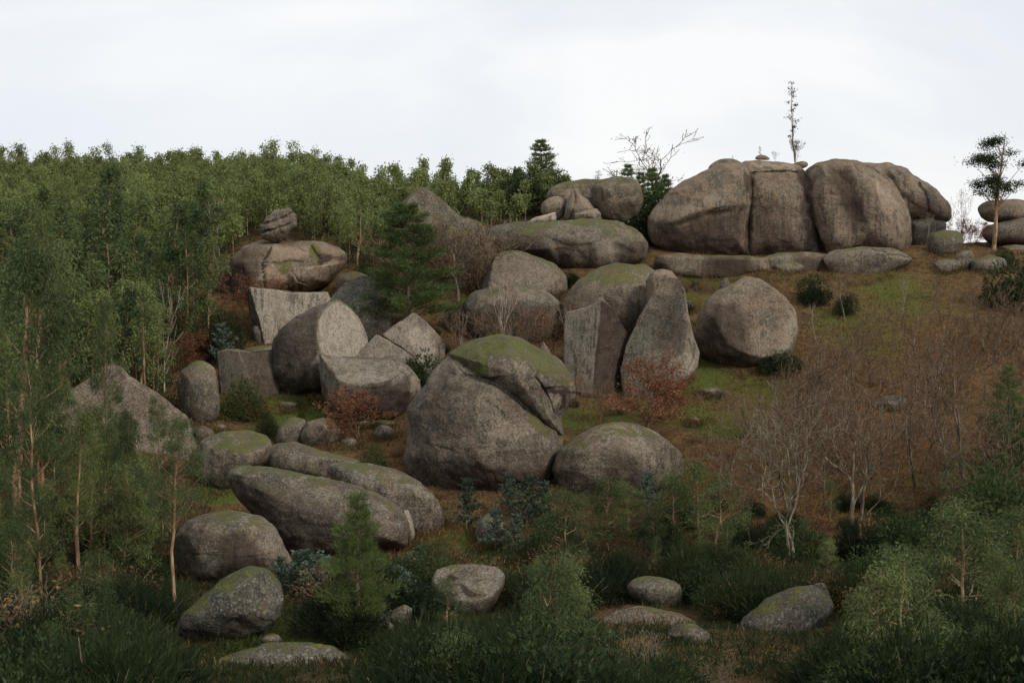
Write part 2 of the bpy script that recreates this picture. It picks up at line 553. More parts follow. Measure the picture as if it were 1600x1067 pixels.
def poly_sd(pts, poly):
    """signed distance in pixels to a polygon, positive inside"""
    P = np.array(poly, float)
    A, B = P, np.roll(P, -1, 0)
    d = np.full(len(pts), 1e9)
    ins = np.zeros(len(pts), bool)
    x, y = pts[:, 0], pts[:, 1]
    for a, b in zip(A, B):
        ab = b - a
        t = np.clip(((pts - a) @ ab) / max(ab @ ab, 1e-9), 0, 1)
        d = np.minimum(d, np.hypot(*(pts - a - t[:, None] * ab).T))
        c = (a[1] > y) != (b[1] > y)
        with np.errstate(divide='ignore', invalid='ignore'):
            ins ^= c & (x < (b[0] - a[0]) * (y - a[1]) / (b[1] - a[1] + 1e-12) + a[0])
    return np.where(ins, d, -d)


def line_d(pts, line):
    P = np.array(line, float)
    d = np.full(len(pts), 1e9)
    for a, b in zip(P[:-1], P[1:]):
        ab = b - a
        t = np.clip(((pts - a) @ ab) / max(ab @ ab, 1e-9), 0, 1)
        d = np.minimum(d, np.hypot(*(pts - a - t[:, None] * ab).T))
    return d


def sstep(x):
    x = np.clip(x, 0, 1)
    return x * x * (3 - 2 * x)


def rock(label, poly, by=None, D=None, T=None, Tb=None, c=None, p=2.3, cuts=(), cracks=(), lumps=(), sm=5.0, amp=1.0,
         moss=0.3, warm=0.2, dark=0.0, low=0.5, res=1.0, drop=True, name='boulder', cat='boulder', parent=None, fresh_all=0.0, mossy=(), group=None, pale=(), stain_shade=(), facets=2):
    """A solid boulder: outline as seen, real depth T towards and Tb away from the viewer, flat split faces (cuts), joints and ledges."""
    P = np.array(poly, float)
    bw, bh = np.ptp(P[:, 0]), np.ptp(P[:, 1])
    if c is None:
        A = resample(poly, 200, 0)
        c = ((A[:, 0].min() + A[:, 0].max()) / 2 * 0.4 + A[:, 0].mean() * 0.6, A[:, 1].mean())
    c = np.array(c, float)
    if D is None:
        D0 = ground_hit(c[0], by)
        sc = D0 / F
        if T is None:
            T = 0.42 * min(bw, bh * 1.5) * sc
        D = D0 + 0.6 * T
    sc = D / F
    if T is None:
        T = 0.42 * min(bw, bh * 1.5) * sc
    if Tb is None:
        Tb = T * 0.9
    per = 2 * (bw + bh)
    nth = int(np.clip(per / 2.2 * res, 48, 420))
    nph = int(np.clip(min(bw, bh) / 2 / 1.6 * res, 12, 110))
    nbk = max(8, nph // 4)
    O = resample(poly, nth, sm)
    phf = np.linspace(0, math.pi / 2, nph + 1)[1:]
    kf = np.sin(phf)
    phb = np.linspace(math.pi / 2, 0, nbk + 1)[1:-1]
    kb = np.sin(phb)
    ks = np.concatenate([kf, kb])
    front = np.concatenate([np.ones(nph, bool), np.zeros(len(kb), bool)])
    UV = (c[None, None, :] + ks[:, None, None] * (O[None] - c)).reshape(-1, 2)
    W = np.where(front, T * np.sqrt(np.clip(1 - ks ** p, 0, 1)), -Tb * np.sqrt(np.clip(1 - ks ** 2.2, 0, 1)))
    W = np.repeat(W, nth)
    fr = np.repeat(front, nth)
    rim = np.repeat(np.where(front, np.sqrt(np.clip(1 - ks ** 6, 0, 1)), 0), nth)
    # pole vertices
    UV = np.vstack([UV, c, c])
    W = np.append(W, [T, -Tb])
    fr = np.append(fr, [True, False])
    rim = np.append(rim, [1.0, 0.0])
    fresh_lit = np.full(len(W), float(fresh_all))
    crack = np.zeros(len(W))
    mos = np.zeros(len(W))
    film_shade = np.zeros(len(W))
    for lp, h, soft in lumps:
        W = W + h * sstep(poly_sd(UV, lp) / soft + 0.5) * rim * fr
    rq = np.random.default_rng(int(P[0, 0] * 13 + P[0, 1] * 7) % 99991)
    U3 = np.stack([(UV[:, 0] - c[0]) * sc, (UV[:, 1] - c[1]) * sc, W], -1)
    for _ in range(0 if cuts else facets):
        nv = rq.normal(size=3)
        nv[2] = abs(nv[2]) * 0.8 + 0.45
        nv /= np.linalg.norm(nv)
        s_ = (U3[fr] @ nv).max() * rq.uniform(0.82, 0.93)
        pl = np.maximum((s_ - U3[:, 0] * nv[0] - U3[:, 1] * nv[1]) / nv[2], 0.0)
        e_ = 0.05 * T + 0.05
        W = np.where(fr & (pl < W + 3 * e_) & (W > 0.02), 0.5 * (W + pl - np.sqrt((W - pl) ** 2 + e_ * e_)), W)
    for cut in cuts:
        (a, b_, d_), fv = cut[0], cut[1]
        M = np.array([[q[0], q[1], 1.0] for q in (a, b_, d_)])
        co = np.linalg.solve(M, np.array([a[2], b_[2], d_[2]]))
        pl = UV @ co[:2] + co[2]
        pl = pl + 0.05 * fbm(np.stack([UV[:, 0] * sc / 1.5, UV[:, 1] * sc / 1.5, W * 0], -1) + D, 3)
        e = 0.05
        act = fr & (pl < W)
        if len(cut) > 2:
            film_shade = np.where(act, np.maximum(film_shade, cut[2] * sstep((W - pl) / 0.15)), film_shade)
        fresh_lit = np.where(act, np.maximum(fv * sstep((W - pl) / 0.15), 0), fresh_lit)
        W = np.where(fr, 0.5 * (W + pl - np.sqrt((W - pl) ** 2 + e * e)), W)
    wob = 5.0 * np.stack([vnoise(np.stack([UV[:, 0] / 16, UV[:, 1] / 16, np.full(len(UV), s)], -1)) for s in (1.3, 6.1)], -1) + 2.0 * np.stack([vnoise(np.stack([UV[:, 0] / 5, UV[:, 1] / 5, np.full(len(UV), s)], -1)) for s in (2.3, 7.1)], -1)
    for pl_, v_, sf in pale:
        fresh_lit = np.maximum(fresh_lit, fr * v_ * sstep(poly_sd(UV + wob, pl_) / sf + 0.5))
    for pl_, v_, sf in stain_shade:  # stains, plus shade painted under a ledge, in splits and a hollow band
        film_shade = np.maximum(film_shade, fr * v_ * sstep(poly_sd(UV + wob, pl_) / sf + 0.5))
    flat0 = fresh_lit.copy()
    for ln, wd, dp in cracks:
        wd, dp = wd * 0.7, dp * 0.75
        jit = UV + 1.3 * np.stack([vnoise(np.stack([UV[:, 0] / 12, UV[:, 1] / 12, np.full(len(UV), s)], -1)) for s in (3.3, 8.1)], -1)
        dd = line_d(jit, ln)
        g = np.exp(-(dd / wd) ** 2)
        W = W - dp * g * fr
        crack = np.maximum(crack, fr * sstep(1.25 - dd / (wd * 0.75)) * min(1.0, dp / 0.4))
    for ml in mossy:
        mos = np.maximum(mos, fr * sstep(poly_sd(UV, ml) / 10 + 0.5))
    cr = ray(c[0], c[1])
    back = -cr / np.linalg.norm(cr)
    V = ray(UV[:, 0], UV[:, 1]) * D + W[:, None] * back
    # faces
    nr = len(ks)
    ring = np.arange(nr * nth).reshape(nr, nth)
    a, b_ = ring[:-1], ring[1:]
    q = np.stack([a, b_, np.roll(b_, -1, 1), np.roll(a, -1, 1)], -1).reshape(-1, 4)
    pf, pb = nr * nth, nr * nth + 1
    t1 = np.stack([np.full(nth, pf), ring[0], np.roll(ring[0], -1)], -1)
    t2 = np.stack([np.full(nth, pb), np.roll(ring[-1], -1), ring[-1]], -1)
    # outline order decides the facing
    area = 0.5 * np.sum(O[:, 0] * np.roll(O[:, 1], -1) - np.roll(O[:, 0], -1) * O[:, 1])
    if area > 0:
        q, t1, t2 = q[:, ::-1], t1[:, ::-1], t2[:, ::-1]
    # surface relief
    def normals(V):
        n = np.zeros_like(V)
        for fc in (q[:, [0, 1, 2]], q[:, [0, 2, 3]], t1, t2):
            fn = np.cross(V[fc[:, 1]] - V[fc[:, 0]], V[fc[:, 2]] - V[fc[:, 0]])
            for k in range(3):
                np.add.at(n, fc[:, k], fn)
        return n / np.maximum(np.linalg.norm(n, axis=1, keepdims=True), 1e-9)
    n = normals(V)
    if np.mean(np.sum(n * (V - V.mean(0)), 1)) < 0:
        q, t1, t2, n = q[:, ::-1], t1[:, ::-1], t2[:, ::-1], -n
    size = min(bw, bh) * sc
    flat = 1 - 0.8 * np.clip(fresh_lit + (np.abs(fresh_lit) > 1e-6) * 0.5, 0, 1)
    a1 = amp * min(0.26, 0.032 * size)
    disp = a1 * fbm(V / 2.6, 3) * 1.3 + amp * 0.09 * fbm(V / 0.8 + 40, 3) * np.clip(size / 4, 0.3, 1)
    # shallow onion-skin sheets and dimples
    s = vnoise(V / np.array([2.2, 2.2, 1.2]) + 70)
    disp += amp * 0.045 * np.clip(size / 6, 0.2, 1) * sstep((s - 0.1) / 0.05)
    s = vnoise(V / np.array([1.3, 1.3, 0.6]) + 170)
    disp -= amp * 0.02 * np.clip(size / 6, 0.2, 1) * sstep((s - 0.25) / 0.06)
    V = V + n * (disp * flat)[:, None]
    # reach into the ground
    zc = V[:, 2].min()
    ctr = V.mean(0)
    zt = min(float(terrain(ctr[0] + dx, ctr[1] + dy)) for dx in (-1, 1) for dy in (-1.5, 0, 1.5))
    if drop and zc > zt - 0.4:
        zm = 0.5 * (V[:, 2].max() + zc)
        f_ = (zm - (zt - 0.6)) / (zm - zc)
        k = V[:, 2] < zm
        V[k, 2] = zm - (zm - V[k, 2]) * (1 + (f_ - 1) * ((zm - V[k, 2]) / (zm - zc)))
        if f_ > 1.35:
            print('DROP', label[:50], 'D=%.1f' % D, 'f=%.2f' % f_)
    base = np.array([ctr[0], ctr[1], max(V[:, 2].min(), zt)])
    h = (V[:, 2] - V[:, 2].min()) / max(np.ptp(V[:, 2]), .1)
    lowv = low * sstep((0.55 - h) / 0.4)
    faces = np.concatenate([q.ravel(), t1.ravel(), t2.ravel()])
    sizes = np.concatenate([np.full(len(q), 4), np.full(len(t1), 3), np.full(len(t2), 3)])
    off = base if parent is None else np.array(parent.location)
    me = mesh_from(name, V - off, faces, sizes, ROCK, True, {'fresh_lit': np.clip(fresh_lit, 0, 1), 'crack': crack, 'mossy': mos, 'low': lowv, 'film_shade': film_shade})
    o = link(name, me, parent)
    if parent is None:
        o.location = base
        tag(o, label, cat, group)
    o['moss'], o['warm'], o['dark'] = float(moss), float(warm), float(dark)
    RINFO.append((resample(poly, 40, 0), D))
    return o


Wc = lambda *a: a
# ---- the great outcrop on the ridge, upper right
rock('leftmost block of the great brown outcrop on the ridge, with an overhanging ledge',
     [(1010, 341), (1020, 326), (1043, 302), (1079, 278), (1106, 265), (1130, 255), (1154, 251), (1168, 258), (1177, 276), (1178, 294), (1175, 322), (1172, 353), (1174, 391), (1138, 397), (1106, 399), (1071, 393), (1035, 385), (1020, 373), (1012, 353)],
     D=156, T=4.6, p=3.2, warm=0.75, moss=0.0, dark=0.0, low=0.7, c=(1100, 325),
     res=1.3, lumps=[([(1000, 350), (1020, 341), (1060, 345), (1100, 333), (1150, 325), (1168, 322), (1180, 260), (1100, 240), (1000, 300)], 0.9, 13)],
     pale=[([(1018, 330), (1060, 318), (1108, 326), (1100, 338), (1060, 344), (1020, 342)], .5, 9), ([(1095, 305), (1150, 314), (1152, 322), (1110, 322)], .45, 8)], stain_shade=[([(1016, 346), (1060, 348), (1105, 338), (1160, 330), (1160, 392), (1060, 388)], .75, 12), ([(1165, 262), (1180, 275), (1174, 395), (1166, 395), (1168, 320)], .8, 5)])  # lit ledge and the shade under it and in the split are painted here
rock('low rounded cap rock lying along the top of the leftmost outcrop block',
     [(1104, 267), (1110, 256), (1128, 248), (1147, 248), (1162, 256), (1158, 266), (1130, 268)], D=158.5, T=1.4, warm=0.3, moss=0.3, drop=False)
rock('middle block of the great outcrop, between two dark vertical splits, spindly tree on top',
     [(1158, 254), (1185, 250), (1220, 252), (1250, 258), (1266, 282), (1278, 318), (1291, 349), (1299, 373), (1296, 396), (1236, 397), (1189, 396), (1158, 395), (1156, 353), (1160, 322), (1163, 294), (1160, 271)],
     D=157.4, T=4.1, p=4.0, sm=4, warm=0.6, moss=0.0, low=0.55, cracks=[([(1176, 273), (1200, 270), (1245, 270)], 1.6, 0.5)],
     res=1.3, lumps=[([(1150, 240), (1270, 240), (1270, 270), (1150, 273)], 0.35, 5)], stain_shade=[([(1185, 315), (1215, 318), (1230, 345), (1250, 395), (1180, 395)], .55, 18), ([(1240, 262), (1254, 262), (1275, 325), (1300, 395), (1286, 395), (1262, 330)], .95, 6), ([(1158, 262), (1178, 272), (1179, 320), (1172, 396), (1158, 396)], .8, 6)], pale=[([(1165, 254), (1240, 258), (1240, 268), (1185, 262)], .45, 5), ([(1176, 330), (1184, 330), (1190, 392), (1176, 392)], .35, 6)])  # edge strips paint the shade of the two splits
rock('right block of the great outcrop, smooth with pale water stripes down its right side',
     [(1256, 271), (1272, 255), (1303, 247), (1339, 250), (1366, 263), (1394, 286), (1413, 314), (1423, 341), (1425, 365), (1417, 383), (1394, 386), (1354, 382), (1315, 390), (1292, 390), (1280, 365), (1265, 326), (1256, 294)],
     D=156, T=5.2, p=4, warm=0.6, moss=0.0, low=0.2, c=(1345, 325),
     res=1.2, lumps=[([(1300, 265), (1325, 262), (1338, 300), (1350, 345), (1330, 360), (1305, 330)], -0.8, 34)], stain_shade=[([(1295, 270), (1322, 262), (1345, 310), (1360, 350), (1330, 352), (1318, 320)], .8, 16), ([(1258, 270), (1268, 275), (1272, 320), (1300, 388), (1285, 388), (1262, 320)], .9, 6)], pale=[([(1366, 275), (1376, 285), (1392, 330), (1400, 380), (1390, 380), (1378, 330)], .5, 5), ([(1384, 290), (1392, 300), (1408, 345), (1412, 376), (1404, 376)], .3, 5), ([(1380, 372), (1420, 375), (1415, 386), (1385, 386)], .5, 6)])  # shade of the concave band and the left split painted dark
rock('long brown back block with an undercut nose, sloping down right behind the great outcrop',
     [(1335, 252), (1382, 253), (1413, 261), (1433, 276), (1457, 290), (1476, 310), (1487, 330), (1486, 343), (1465, 345), (1445, 350), (1425, 348), (1400, 345), (1370, 300)],
     D=161.5, T=4.0, warm=0.7, moss=0.0, low=0.5, drop=False, amp=1.5, lumps=[([(1385, 262), (1420, 270), (1450, 300), (1440, 320), (1410, 300)], 0.8, 16)], cracks=[([(1436, 285), (1446, 300), (1450, 330)], 4, 0.5)])
rock('small grey-green block tucked under the nose of the back block', [(1420, 343), (1450, 338), (1472, 340), (1480, 355), (1470, 370), (1440, 388), (1420, 384)], D=160, T=2.2, warm=0.1, moss=0.3)
rock('long low slab of dark stained rock beneath the leftmost outcrop block',
     [(1021, 412), (1026, 399), (1060, 396), (1110, 400), (1170, 399), (1200, 403), (1205, 425), (1150, 438), (1100, 434), (1050, 430), (1024, 426)], D=146.5, T=2.3, p=7, sm=2, warm=0.4, dark=0.1, moss=0.25, low=0.6, stain_shade=[([(1100, 402), (1175, 402), (1175, 440), (1100, 440)], .85, 12), ([(1024, 405), (1040, 402), (1045, 430), (1024, 430)], .6, 8)])
rock('grey fissured slab under the right block of the great outcrop',
     [(1283, 402), (1300, 391), (1340, 386), (1370, 386), (1400, 390), (1427, 405), (1415, 414), (1395, 425), (1370, 440), (1330, 442), (1296, 428)], D=147, T=3.0, p=6, sm=3, moss=0.2, warm=0.15, low=0.3, cracks=[([(1362, 388), (1385, 397), (1420, 402)], 1.8, 0.35)])
rock('pale underside block showing beneath the grey fissured slab', [(1325, 440), (1385, 436), (1381, 455), (1357, 463), (1334, 458)], D=145.5, T=1.6, fresh_all=0.8, warm=0.3, moss=0)
rock('brown flat-lying rock at the foot of the middle outcrop block', [(1188, 402), (1215, 395), (1260, 394), (1298, 396), (1300, 432), (1230, 440), (1190, 434)], D=148, T=2.0, p=5, sm=2.5, warm=0.5, moss=0.3, stain_shade=[([(1240, 400), (1290, 400), (1290, 435), (1240, 435)], .6, 12)])
rock('small dark stone sitting on the outcrop top beside the split', [(1232, 262), (1238, 255), (1256, 251), (1265, 255), (1262, 262), (1248, 265)], D=157.2, T=0.9, drop=False, moss=0.4)
rock('little rusty brown loose stone on top of the middle outcrop block', [(1177, 250), (1181, 243), (1192, 241), (1203, 246), (1206, 251)], D=157.5, T=0.6, drop=False, warm=0.9, moss=0, dark=0.2)
# ---- far right
rock('flattened boulder perched on top of the stack at the right edge', [(1525, 325), (1540, 314), (1570, 311), (1600, 313), (1630, 318), (1640, 335), (1600, 347), (1545, 349), (1532, 340)], D=158, T=2.6, drop=False, warm=0.5, moss=0)
rock('dark middle boulder of the stack at the right edge', [(1532, 365), (1540, 353), (1565, 346), (1600, 338), (1640, 340), (1645, 378), (1600, 383), (1545, 381)], D=157, T=2.8, drop=False, warm=0.5, dark=0.35, moss=0.1, low=1)
rock('lowest brown slab of the stack at the right edge', [(1556, 387), (1580, 382), (1640, 385), (1650, 404), (1600, 408), (1566, 403)], D=155.5, T=2.5, warm=0.6, moss=0.1)
rock('dark green mossy boulder on the ridge right of the great outcrop', [(1450, 365), (1475, 358), (1500, 361), (1509, 378), (1492, 396), (1462, 399), (1449, 388)], by=398, T=1.9, moss=0.9, dark=0.4)
rock('round grey stone on the ridge among reddish shrubs', [(1490, 400), (1505, 390), (1520, 392), (1524, 408), (1510, 420), (1493, 416)], by=420, T=1.0, moss=0.4)
rock('long mossy slab on the ridge beside the round grey stone', [(1515, 408), (1545, 397), (1572, 403), (1575, 418), (1545, 424), (1518, 420)], by=422, T=1.5, moss=0.6)
# ---- upper centre pile
rock('long low sloping rock at the back of the upper pile', [(853, 300), (870, 289), (912, 280), (940, 279), (965, 290), (950, 330), (900, 335), (856, 318)], D=163, T=2.6, warm=0.2, moss=0.5, drop=False)
rock('rounded block at the right end of the upper pile, beside the dark bush', [(920, 294), (933, 281), (961, 276), (988, 279), (1002, 291), (1005, 315), (997, 336), (980, 350), (940, 345), (937, 329), (926, 312)], D=157.5, T=3.2, p=3, warm=0.25, moss=0.3, drop=False)
rock('small rounded block at the left end of the upper pile', [(843, 319), (860, 307), (877, 306), (886, 319), (882, 339), (870, 347), (847, 338)], D=157, T=1.7, warm=0.4, moss=0, drop=False, fresh_all=0.15)
rock('upright pointed rock in the middle of the upper pile', [(881, 344), (884, 319), (893, 300), (900, 293), (908, 305), (919, 312), (930, 328), (920, 336), (897, 345)], D=155.5, T=1.5, sm=2, warm=0.6, moss=0, drop=False, cracks=[([(899, 300), (897, 320), (890, 344)], 1.6, 0.3)], fresh_all=0.25)
rock('low block leaning at the foot of the upright pointed rock', [(896, 334), (912, 329), (933, 325), (939, 333), (938, 344), (897, 344)], D=154, T=1.0, sm=2, warm=0.7, moss=0, drop=False, fresh_all=0.25)
rock('pale angular flat stone at the left front of the upper pile', [(820, 350), (834, 340), (847, 337), (868, 331), (870, 344), (857, 351), (846, 349), (826, 352)], D=153.5, T=1.0, sm=1.5, fresh_all=1.0, warm=0.3, moss=0, drop=False)
rock('broad low dome carrying the upper pile of rocks, streaked along its front',
     [(775, 376), (794, 357), (825, 349), (877, 344), (929, 343), (974, 349), (999, 363), (1012, 381), (1010, 405), (985, 420), (947, 428), (912, 430), (891, 428), (860, 412), (830, 398), (787, 394)],
     D=150, T=4.6, Tb=8, p=2.6, warm=0.35, moss=0.55, dark=0.2, low=0.6, pale=[([(928, 378), (952, 374), (960, 415), (930, 420)], .3, 8)], stain_shade=[([(790, 360), (850, 362), (862, 400), (800, 398)], .7, 14), ([(962, 380), (1005, 375), (1005, 405), (965, 412)], .7, 12), ([(870, 385), (925, 385), (925, 425), (880, 420)], .5, 12)], lumps=[([(860, 372), (900, 380), (960, 372), (990, 395), (985, 430), (880, 430)], -0.7, 14), ([(925, 378), (955, 374), (962, 420), (928, 425)], 0.8, 10)])
rock('dark rock wedge behind the left end of the broad low dome', [(745, 372), (770, 352), (810, 346), (850, 350), (845, 385), (790, 396), (750, 392)], D=156, T=2.5, warm=0.2, dark=0.4, moss=0.2)
rock('sloping brown rock with vertical streaks below the broad low dome',
     [(748, 455), (763, 416), (773, 395), (801, 392), (836, 400), (864, 411), (888, 430), (888, 454), (860, 485), (765, 485)], D=140.5, T=3.6, warm=0.4, moss=0.5, dark=.12, low=0.2, sm=4, cuts=[(((763, 416, 1.6), (860, 470, 3.4), (801, 392, 1.0)), 0.18)])
rock('large rounded dark boulder half hidden by a red-twigged sapling, centre',
     [(722, 475), (739, 456), (773, 450), (822, 449), (857, 456), (880, 475), (878, 510), (857, 536), (822, 546), (787, 540), (735, 532), (720, 500)], D=132, T=3.6, warm=0.35, dark=0.15, moss=0.1, low=1.0, stain_shade=[([(725, 490), (800, 470), (875, 490), (870, 520), (735, 530)], .6, 20)])
rock('brown rounded boulder at the left flank of the large dark centre boulder', [(690, 500), (700, 482), (722, 474), (745, 485), (752, 515), (735, 540), (705, 538), (692, 525)], D=134, T=2.0, warm=0.35, dark=0.25, moss=0.1, low=0.7)
rock('brown bracken-covered sloping rock in front of the forest edge, left of the lichened tree',
     [(618, 335), (631, 312), (652, 296), (666, 294), (690, 312), (714, 333), (746, 346), (787, 392), (770, 430), (720, 470), (669, 440), (633, 384)], D=150, T=3.5, Tb=5, sm=3, warm=0.3, dark=.35, moss=0.95, low=0.1, cuts=[(((666, 294, 0.5), (787, 392, 0.3), (669, 440, 3.0)), 0.0)])
rock('smooth grey-brown rock behind the lichened bare tree', [(655, 400), (670, 362), (700, 350), (735, 362), (770, 395), (775, 430), (720, 470), (665, 450)], D=146, T=2.6, warm=0.35, dark=.3, moss=0.8)
rock('broad mossy green dome rock behind the two pointed split rocks',
     [(877, 475), (903, 437), (940, 418), (974, 411), (1009, 415), (1033, 428), (1052, 450), (1040, 490), (1000, 530), (950, 535), (895, 515), (875, 495)], D=131.5, T=4.5, moss=0.62, warm=0.25, low=0.3, stain_shade=[([(905, 455), (1000, 470), (1020, 520), (900, 520)], .5, 30)])
rock('pinkish bare rock shoulder behind the tip of the tall pointed boulder', [(1008, 440), (1018, 424), (1034, 420), (1050, 423), (1060, 436), (1066, 460), (1015, 462)], D=126, T=1.6, p=5, sm=2, warm=0.7, moss=0, fresh_all=0.1)
rock('tall pointed boulder with a pale broken foot, standing above the russet sapling',
     [(969, 580), (979, 539), (997, 497), (1020, 460), (1046, 433), (1061, 435), (1071, 456), (1076, 490), (1084, 527), (1093, 550), (1090, 572), (1072, 598), (1050, 612), (1010, 640), (975, 630)],
     D=119.5, T=3.4, p=9, sm=1.8, amp=.5, moss=0.1, warm=0.25, low=0.3, c=(1035, 540), facets=0, cuts=[(((1052, 436, 0.9), (982, 545, 0.9), (1072, 540, 2.9)), 0.0), (((1076, 490, 2.2), (1070, 590, 3.0), (1093, 552, 0.6)), 0.3)],
     pale=[([(1050, 565), (1070, 548), (1092, 552), (1090, 575), (1070, 600), (1040, 615), (1035, 600)], .8, 9), ([(1074, 480), (1080, 500), (1092, 550), (1084, 548), (1076, 515)], .5, 5), ([(1000, 555), (1030, 550), (1035, 590), (1000, 610)], .25, 16)],
     cracks=[([(1075, 530), (1083, 560), (1068, 595)], 1.8, 0.25)], stain_shade=[([(1030, 470), (1062, 460), (1070, 520), (1045, 560), (1020, 540)], .5, 24)])
rock('angular split rock with a sharp vertical edge, pale left face and dark right face',
     [(883, 489), (919, 481), (939, 465), (960, 486), (982, 524), (984, 560), (975, 610), (925, 612), (883, 600), (882, 528)],
     D=120, T=4.5, p=16, sm=1.5, moss=0.0, warm=0.05, low=0.15, c=(930, 545),
     cuts=[(((939, 465, 3.6), (925, 600, 3.8), (882, 528, 1.9)), 0.45), (((939, 465, 3.6), (925, 600, 3.8), (984, 560, -0.6)), 0.0, 0.85)])
rock('small pointed grey rock tip poking up behind the biggest boulder', [(838, 560), (843, 542), (849, 532), (856, 542), (866, 560), (872, 590), (838, 590)], D=112.5, T=1.0, sm=1, moss=0.1)
rock('big round boulder with a flattened reddish right flank, on the grass slope',
     [(1089, 507), (1094, 487), (1110, 467), (1130, 452), (1154, 440), (1169, 432), (1185, 436), (1209, 452), (1228, 467), (1244, 487), (1250, 519), (1241, 550), (1220, 572), (1189, 582), (1157, 582), (1118, 574), (1098, 556), (1089, 530)],
     by=576, T=4.8, p=2.5, warm=0.5, moss=0.15, low=0.4, sm=4, cuts=[(((1160, 432, 1.8), (1175, 575, 4.6), (1250, 519, 1.8)), 0.0)], stain_shade=[([(1110, 480), (1150, 470), (1168, 500), (1168, 572), (1120, 560), (1098, 530)], .85, 26)], pale=[([(1235, 480), (1248, 510), (1235, 552), (1212, 560), (1225, 510)], .45, 16), ([(1172, 520), (1200, 500), (1210, 540), (1175, 572)], .25, 16)])
rock('small dark spike of rock behind the big round boulder', [(1120, 462), (1125, 441), (1134, 433), (1142, 445), (1140, 465)], D=129.5, T=0.7, sm=1, dark=0.5, moss=0.2)
# ---- upper left group
rock('wide cracked dome boulder at the forest edge, dark left and pale orange right',
     [(343, 452), (346, 433), (362, 403), (380, 384), (408, 377), (436, 379), (473, 377), (510, 380), (530, 387), (541, 396), (541, 408), (534, 420), (516, 442), (486, 456), (455, 464), (420, 470), (385, 475), (352, 468)],
     by=466, T=5.6, p=2.6, sm=2.5, warm=0.8, moss=0.0, dark=0.15, low=0.15, c=(445, 425),
     res=1.5, lumps=[([(411, 412), (450, 411), (470, 420), (500, 416), (540, 410), (530, 440), (480, 470), (418, 470), (412, 430)], 0.16, 4), ([(484, 376), (520, 378), (550, 396), (520, 399), (500, 405), (490, 398)], 0.14, 4)],
     pale=[([(414, 412), (450, 411), (470, 424), (500, 412), (540, 404), (535, 425), (490, 455), (455, 465), (412, 460), (400, 440)], .75, 9), ([(430, 386), (480, 384), (484, 400), (450, 408), (420, 408)], .45, 6)],
     stain_shade=[([(350, 420), (380, 388), (412, 390), (408, 420), (380, 450), (350, 466)], .55, 14), ([(495, 402), (512, 398), (538, 397), (520, 402), (506, 412), (496, 412)], .9, 3), ([(452, 425), (462, 435), (458, 462), (448, 462)], .8, 6), ([(466, 436), (474, 444), (470, 460), (462, 460)], .7, 4)],
     mossy=[[(430, 412), (456, 408), (455, 430), (440, 432)], [(488, 384), (500, 392), (498, 408), (482, 402)]],
     cracks=[([(424, 388), (418, 402), (411, 412), (412, 425), (415, 450)], 2.2, 0.6), ([(412, 411), (438, 412), (455, 408), (470, 412)], 1.6, 0.3), ([(486, 382), (490, 396), (498, 405)], 2.0, 0.45), ([(512, 418), (515, 432)], 1.5, 0.2), ([(455, 420), (465, 438), (478, 442)], 1.3, 0.2)])
rock('rough craggy rock perched on top of the wide dome boulder', [(404, 375), (406, 352), (416, 338), (434, 330), (455, 327), (464, 336), (462, 352), (448, 372), (436, 378), (415, 377)], D=146, T=1.7, sm=1.5, amp=3.0, moss=0.2, warm=0.2, drop=False, cracks=[([(408, 350), (430, 345), (458, 333)], 2, 0.4), ([(406, 362), (430, 358), (452, 350)], 2, 0.4)])
rock('pale cup-shaped slab with a sharp left edge, under the wide dome boulder',
     [(384, 460), (389, 448), (424, 453), (455, 459), (486, 458), (512, 456), (517, 468), (500, 485), (480, 500), (455, 512), (426, 540), (408, 533), (396, 513), (387, 485)],
     by=536, T=3.4, p=16, sm=1.2, moss=0.0, warm=0.1, low=0.1, c=(440, 480), cuts=[(((390, 448, 2.6), (424, 537, 2.3), (515, 458, 0.5)), 0.95), (((391, 448, 2.7), (415, 536, 2.6), (384, 480, 0.0)), 0.0)])
rock('mossy green hump between the wide dome boulder and the dark leaning rock', [(520, 450), (530, 430), (553, 423), (575, 430), (580, 445), (550, 455)], D=143, T=1.8, moss=0.9)
rock('nearly black smooth leaning rock beside the pine tree',
     [(495, 490), (517, 464), (535, 446), (563, 434), (594, 429), (614, 437), (624, 458), (616, 483), (611, 515), (580, 530), (540, 530)],
     D=133, T=3.6, p=3, sm=3, dark=0.62, moss=0.0, warm=0, low=0.7, cuts=[(((500, 485, 1.0), (594, 429, 0.9), (565, 490, 3.4)), 0.0), (((550, 485, 3.3), (612, 460, 2.2), (590, 530, 1.8)), 0.0)])
rock('tall egg-shaped boulder split in half, dark rounded back and pale flat face to the right',
     [(421, 551), (424, 532), (437, 514), (473, 489), (498, 475), (517, 469), (530, 467), (547, 480), (563, 498), (575, 526), (576, 542), (562, 556), (520, 600), (510, 612), (486, 618), (455, 628), (433, 615), (422, 582)],
     by=619, T=5.4, Tb=3, p=2.4, sm=3, moss=0.1, warm=0.1, dark=0.25, low=1.0, c=(490, 545),
     cuts=[(((517, 469, 2.6), (497, 517, 4.9), (576, 530, 0.6)), 0.85)], pale=[([(498, 540), (530, 540), (530, 610), (484, 612), (480, 580)], .6, 8)], stain_shade=[([(421, 540), (450, 510), (495, 490), (490, 560), (478, 580), (480, 612), (430, 612)], .6, 10)])
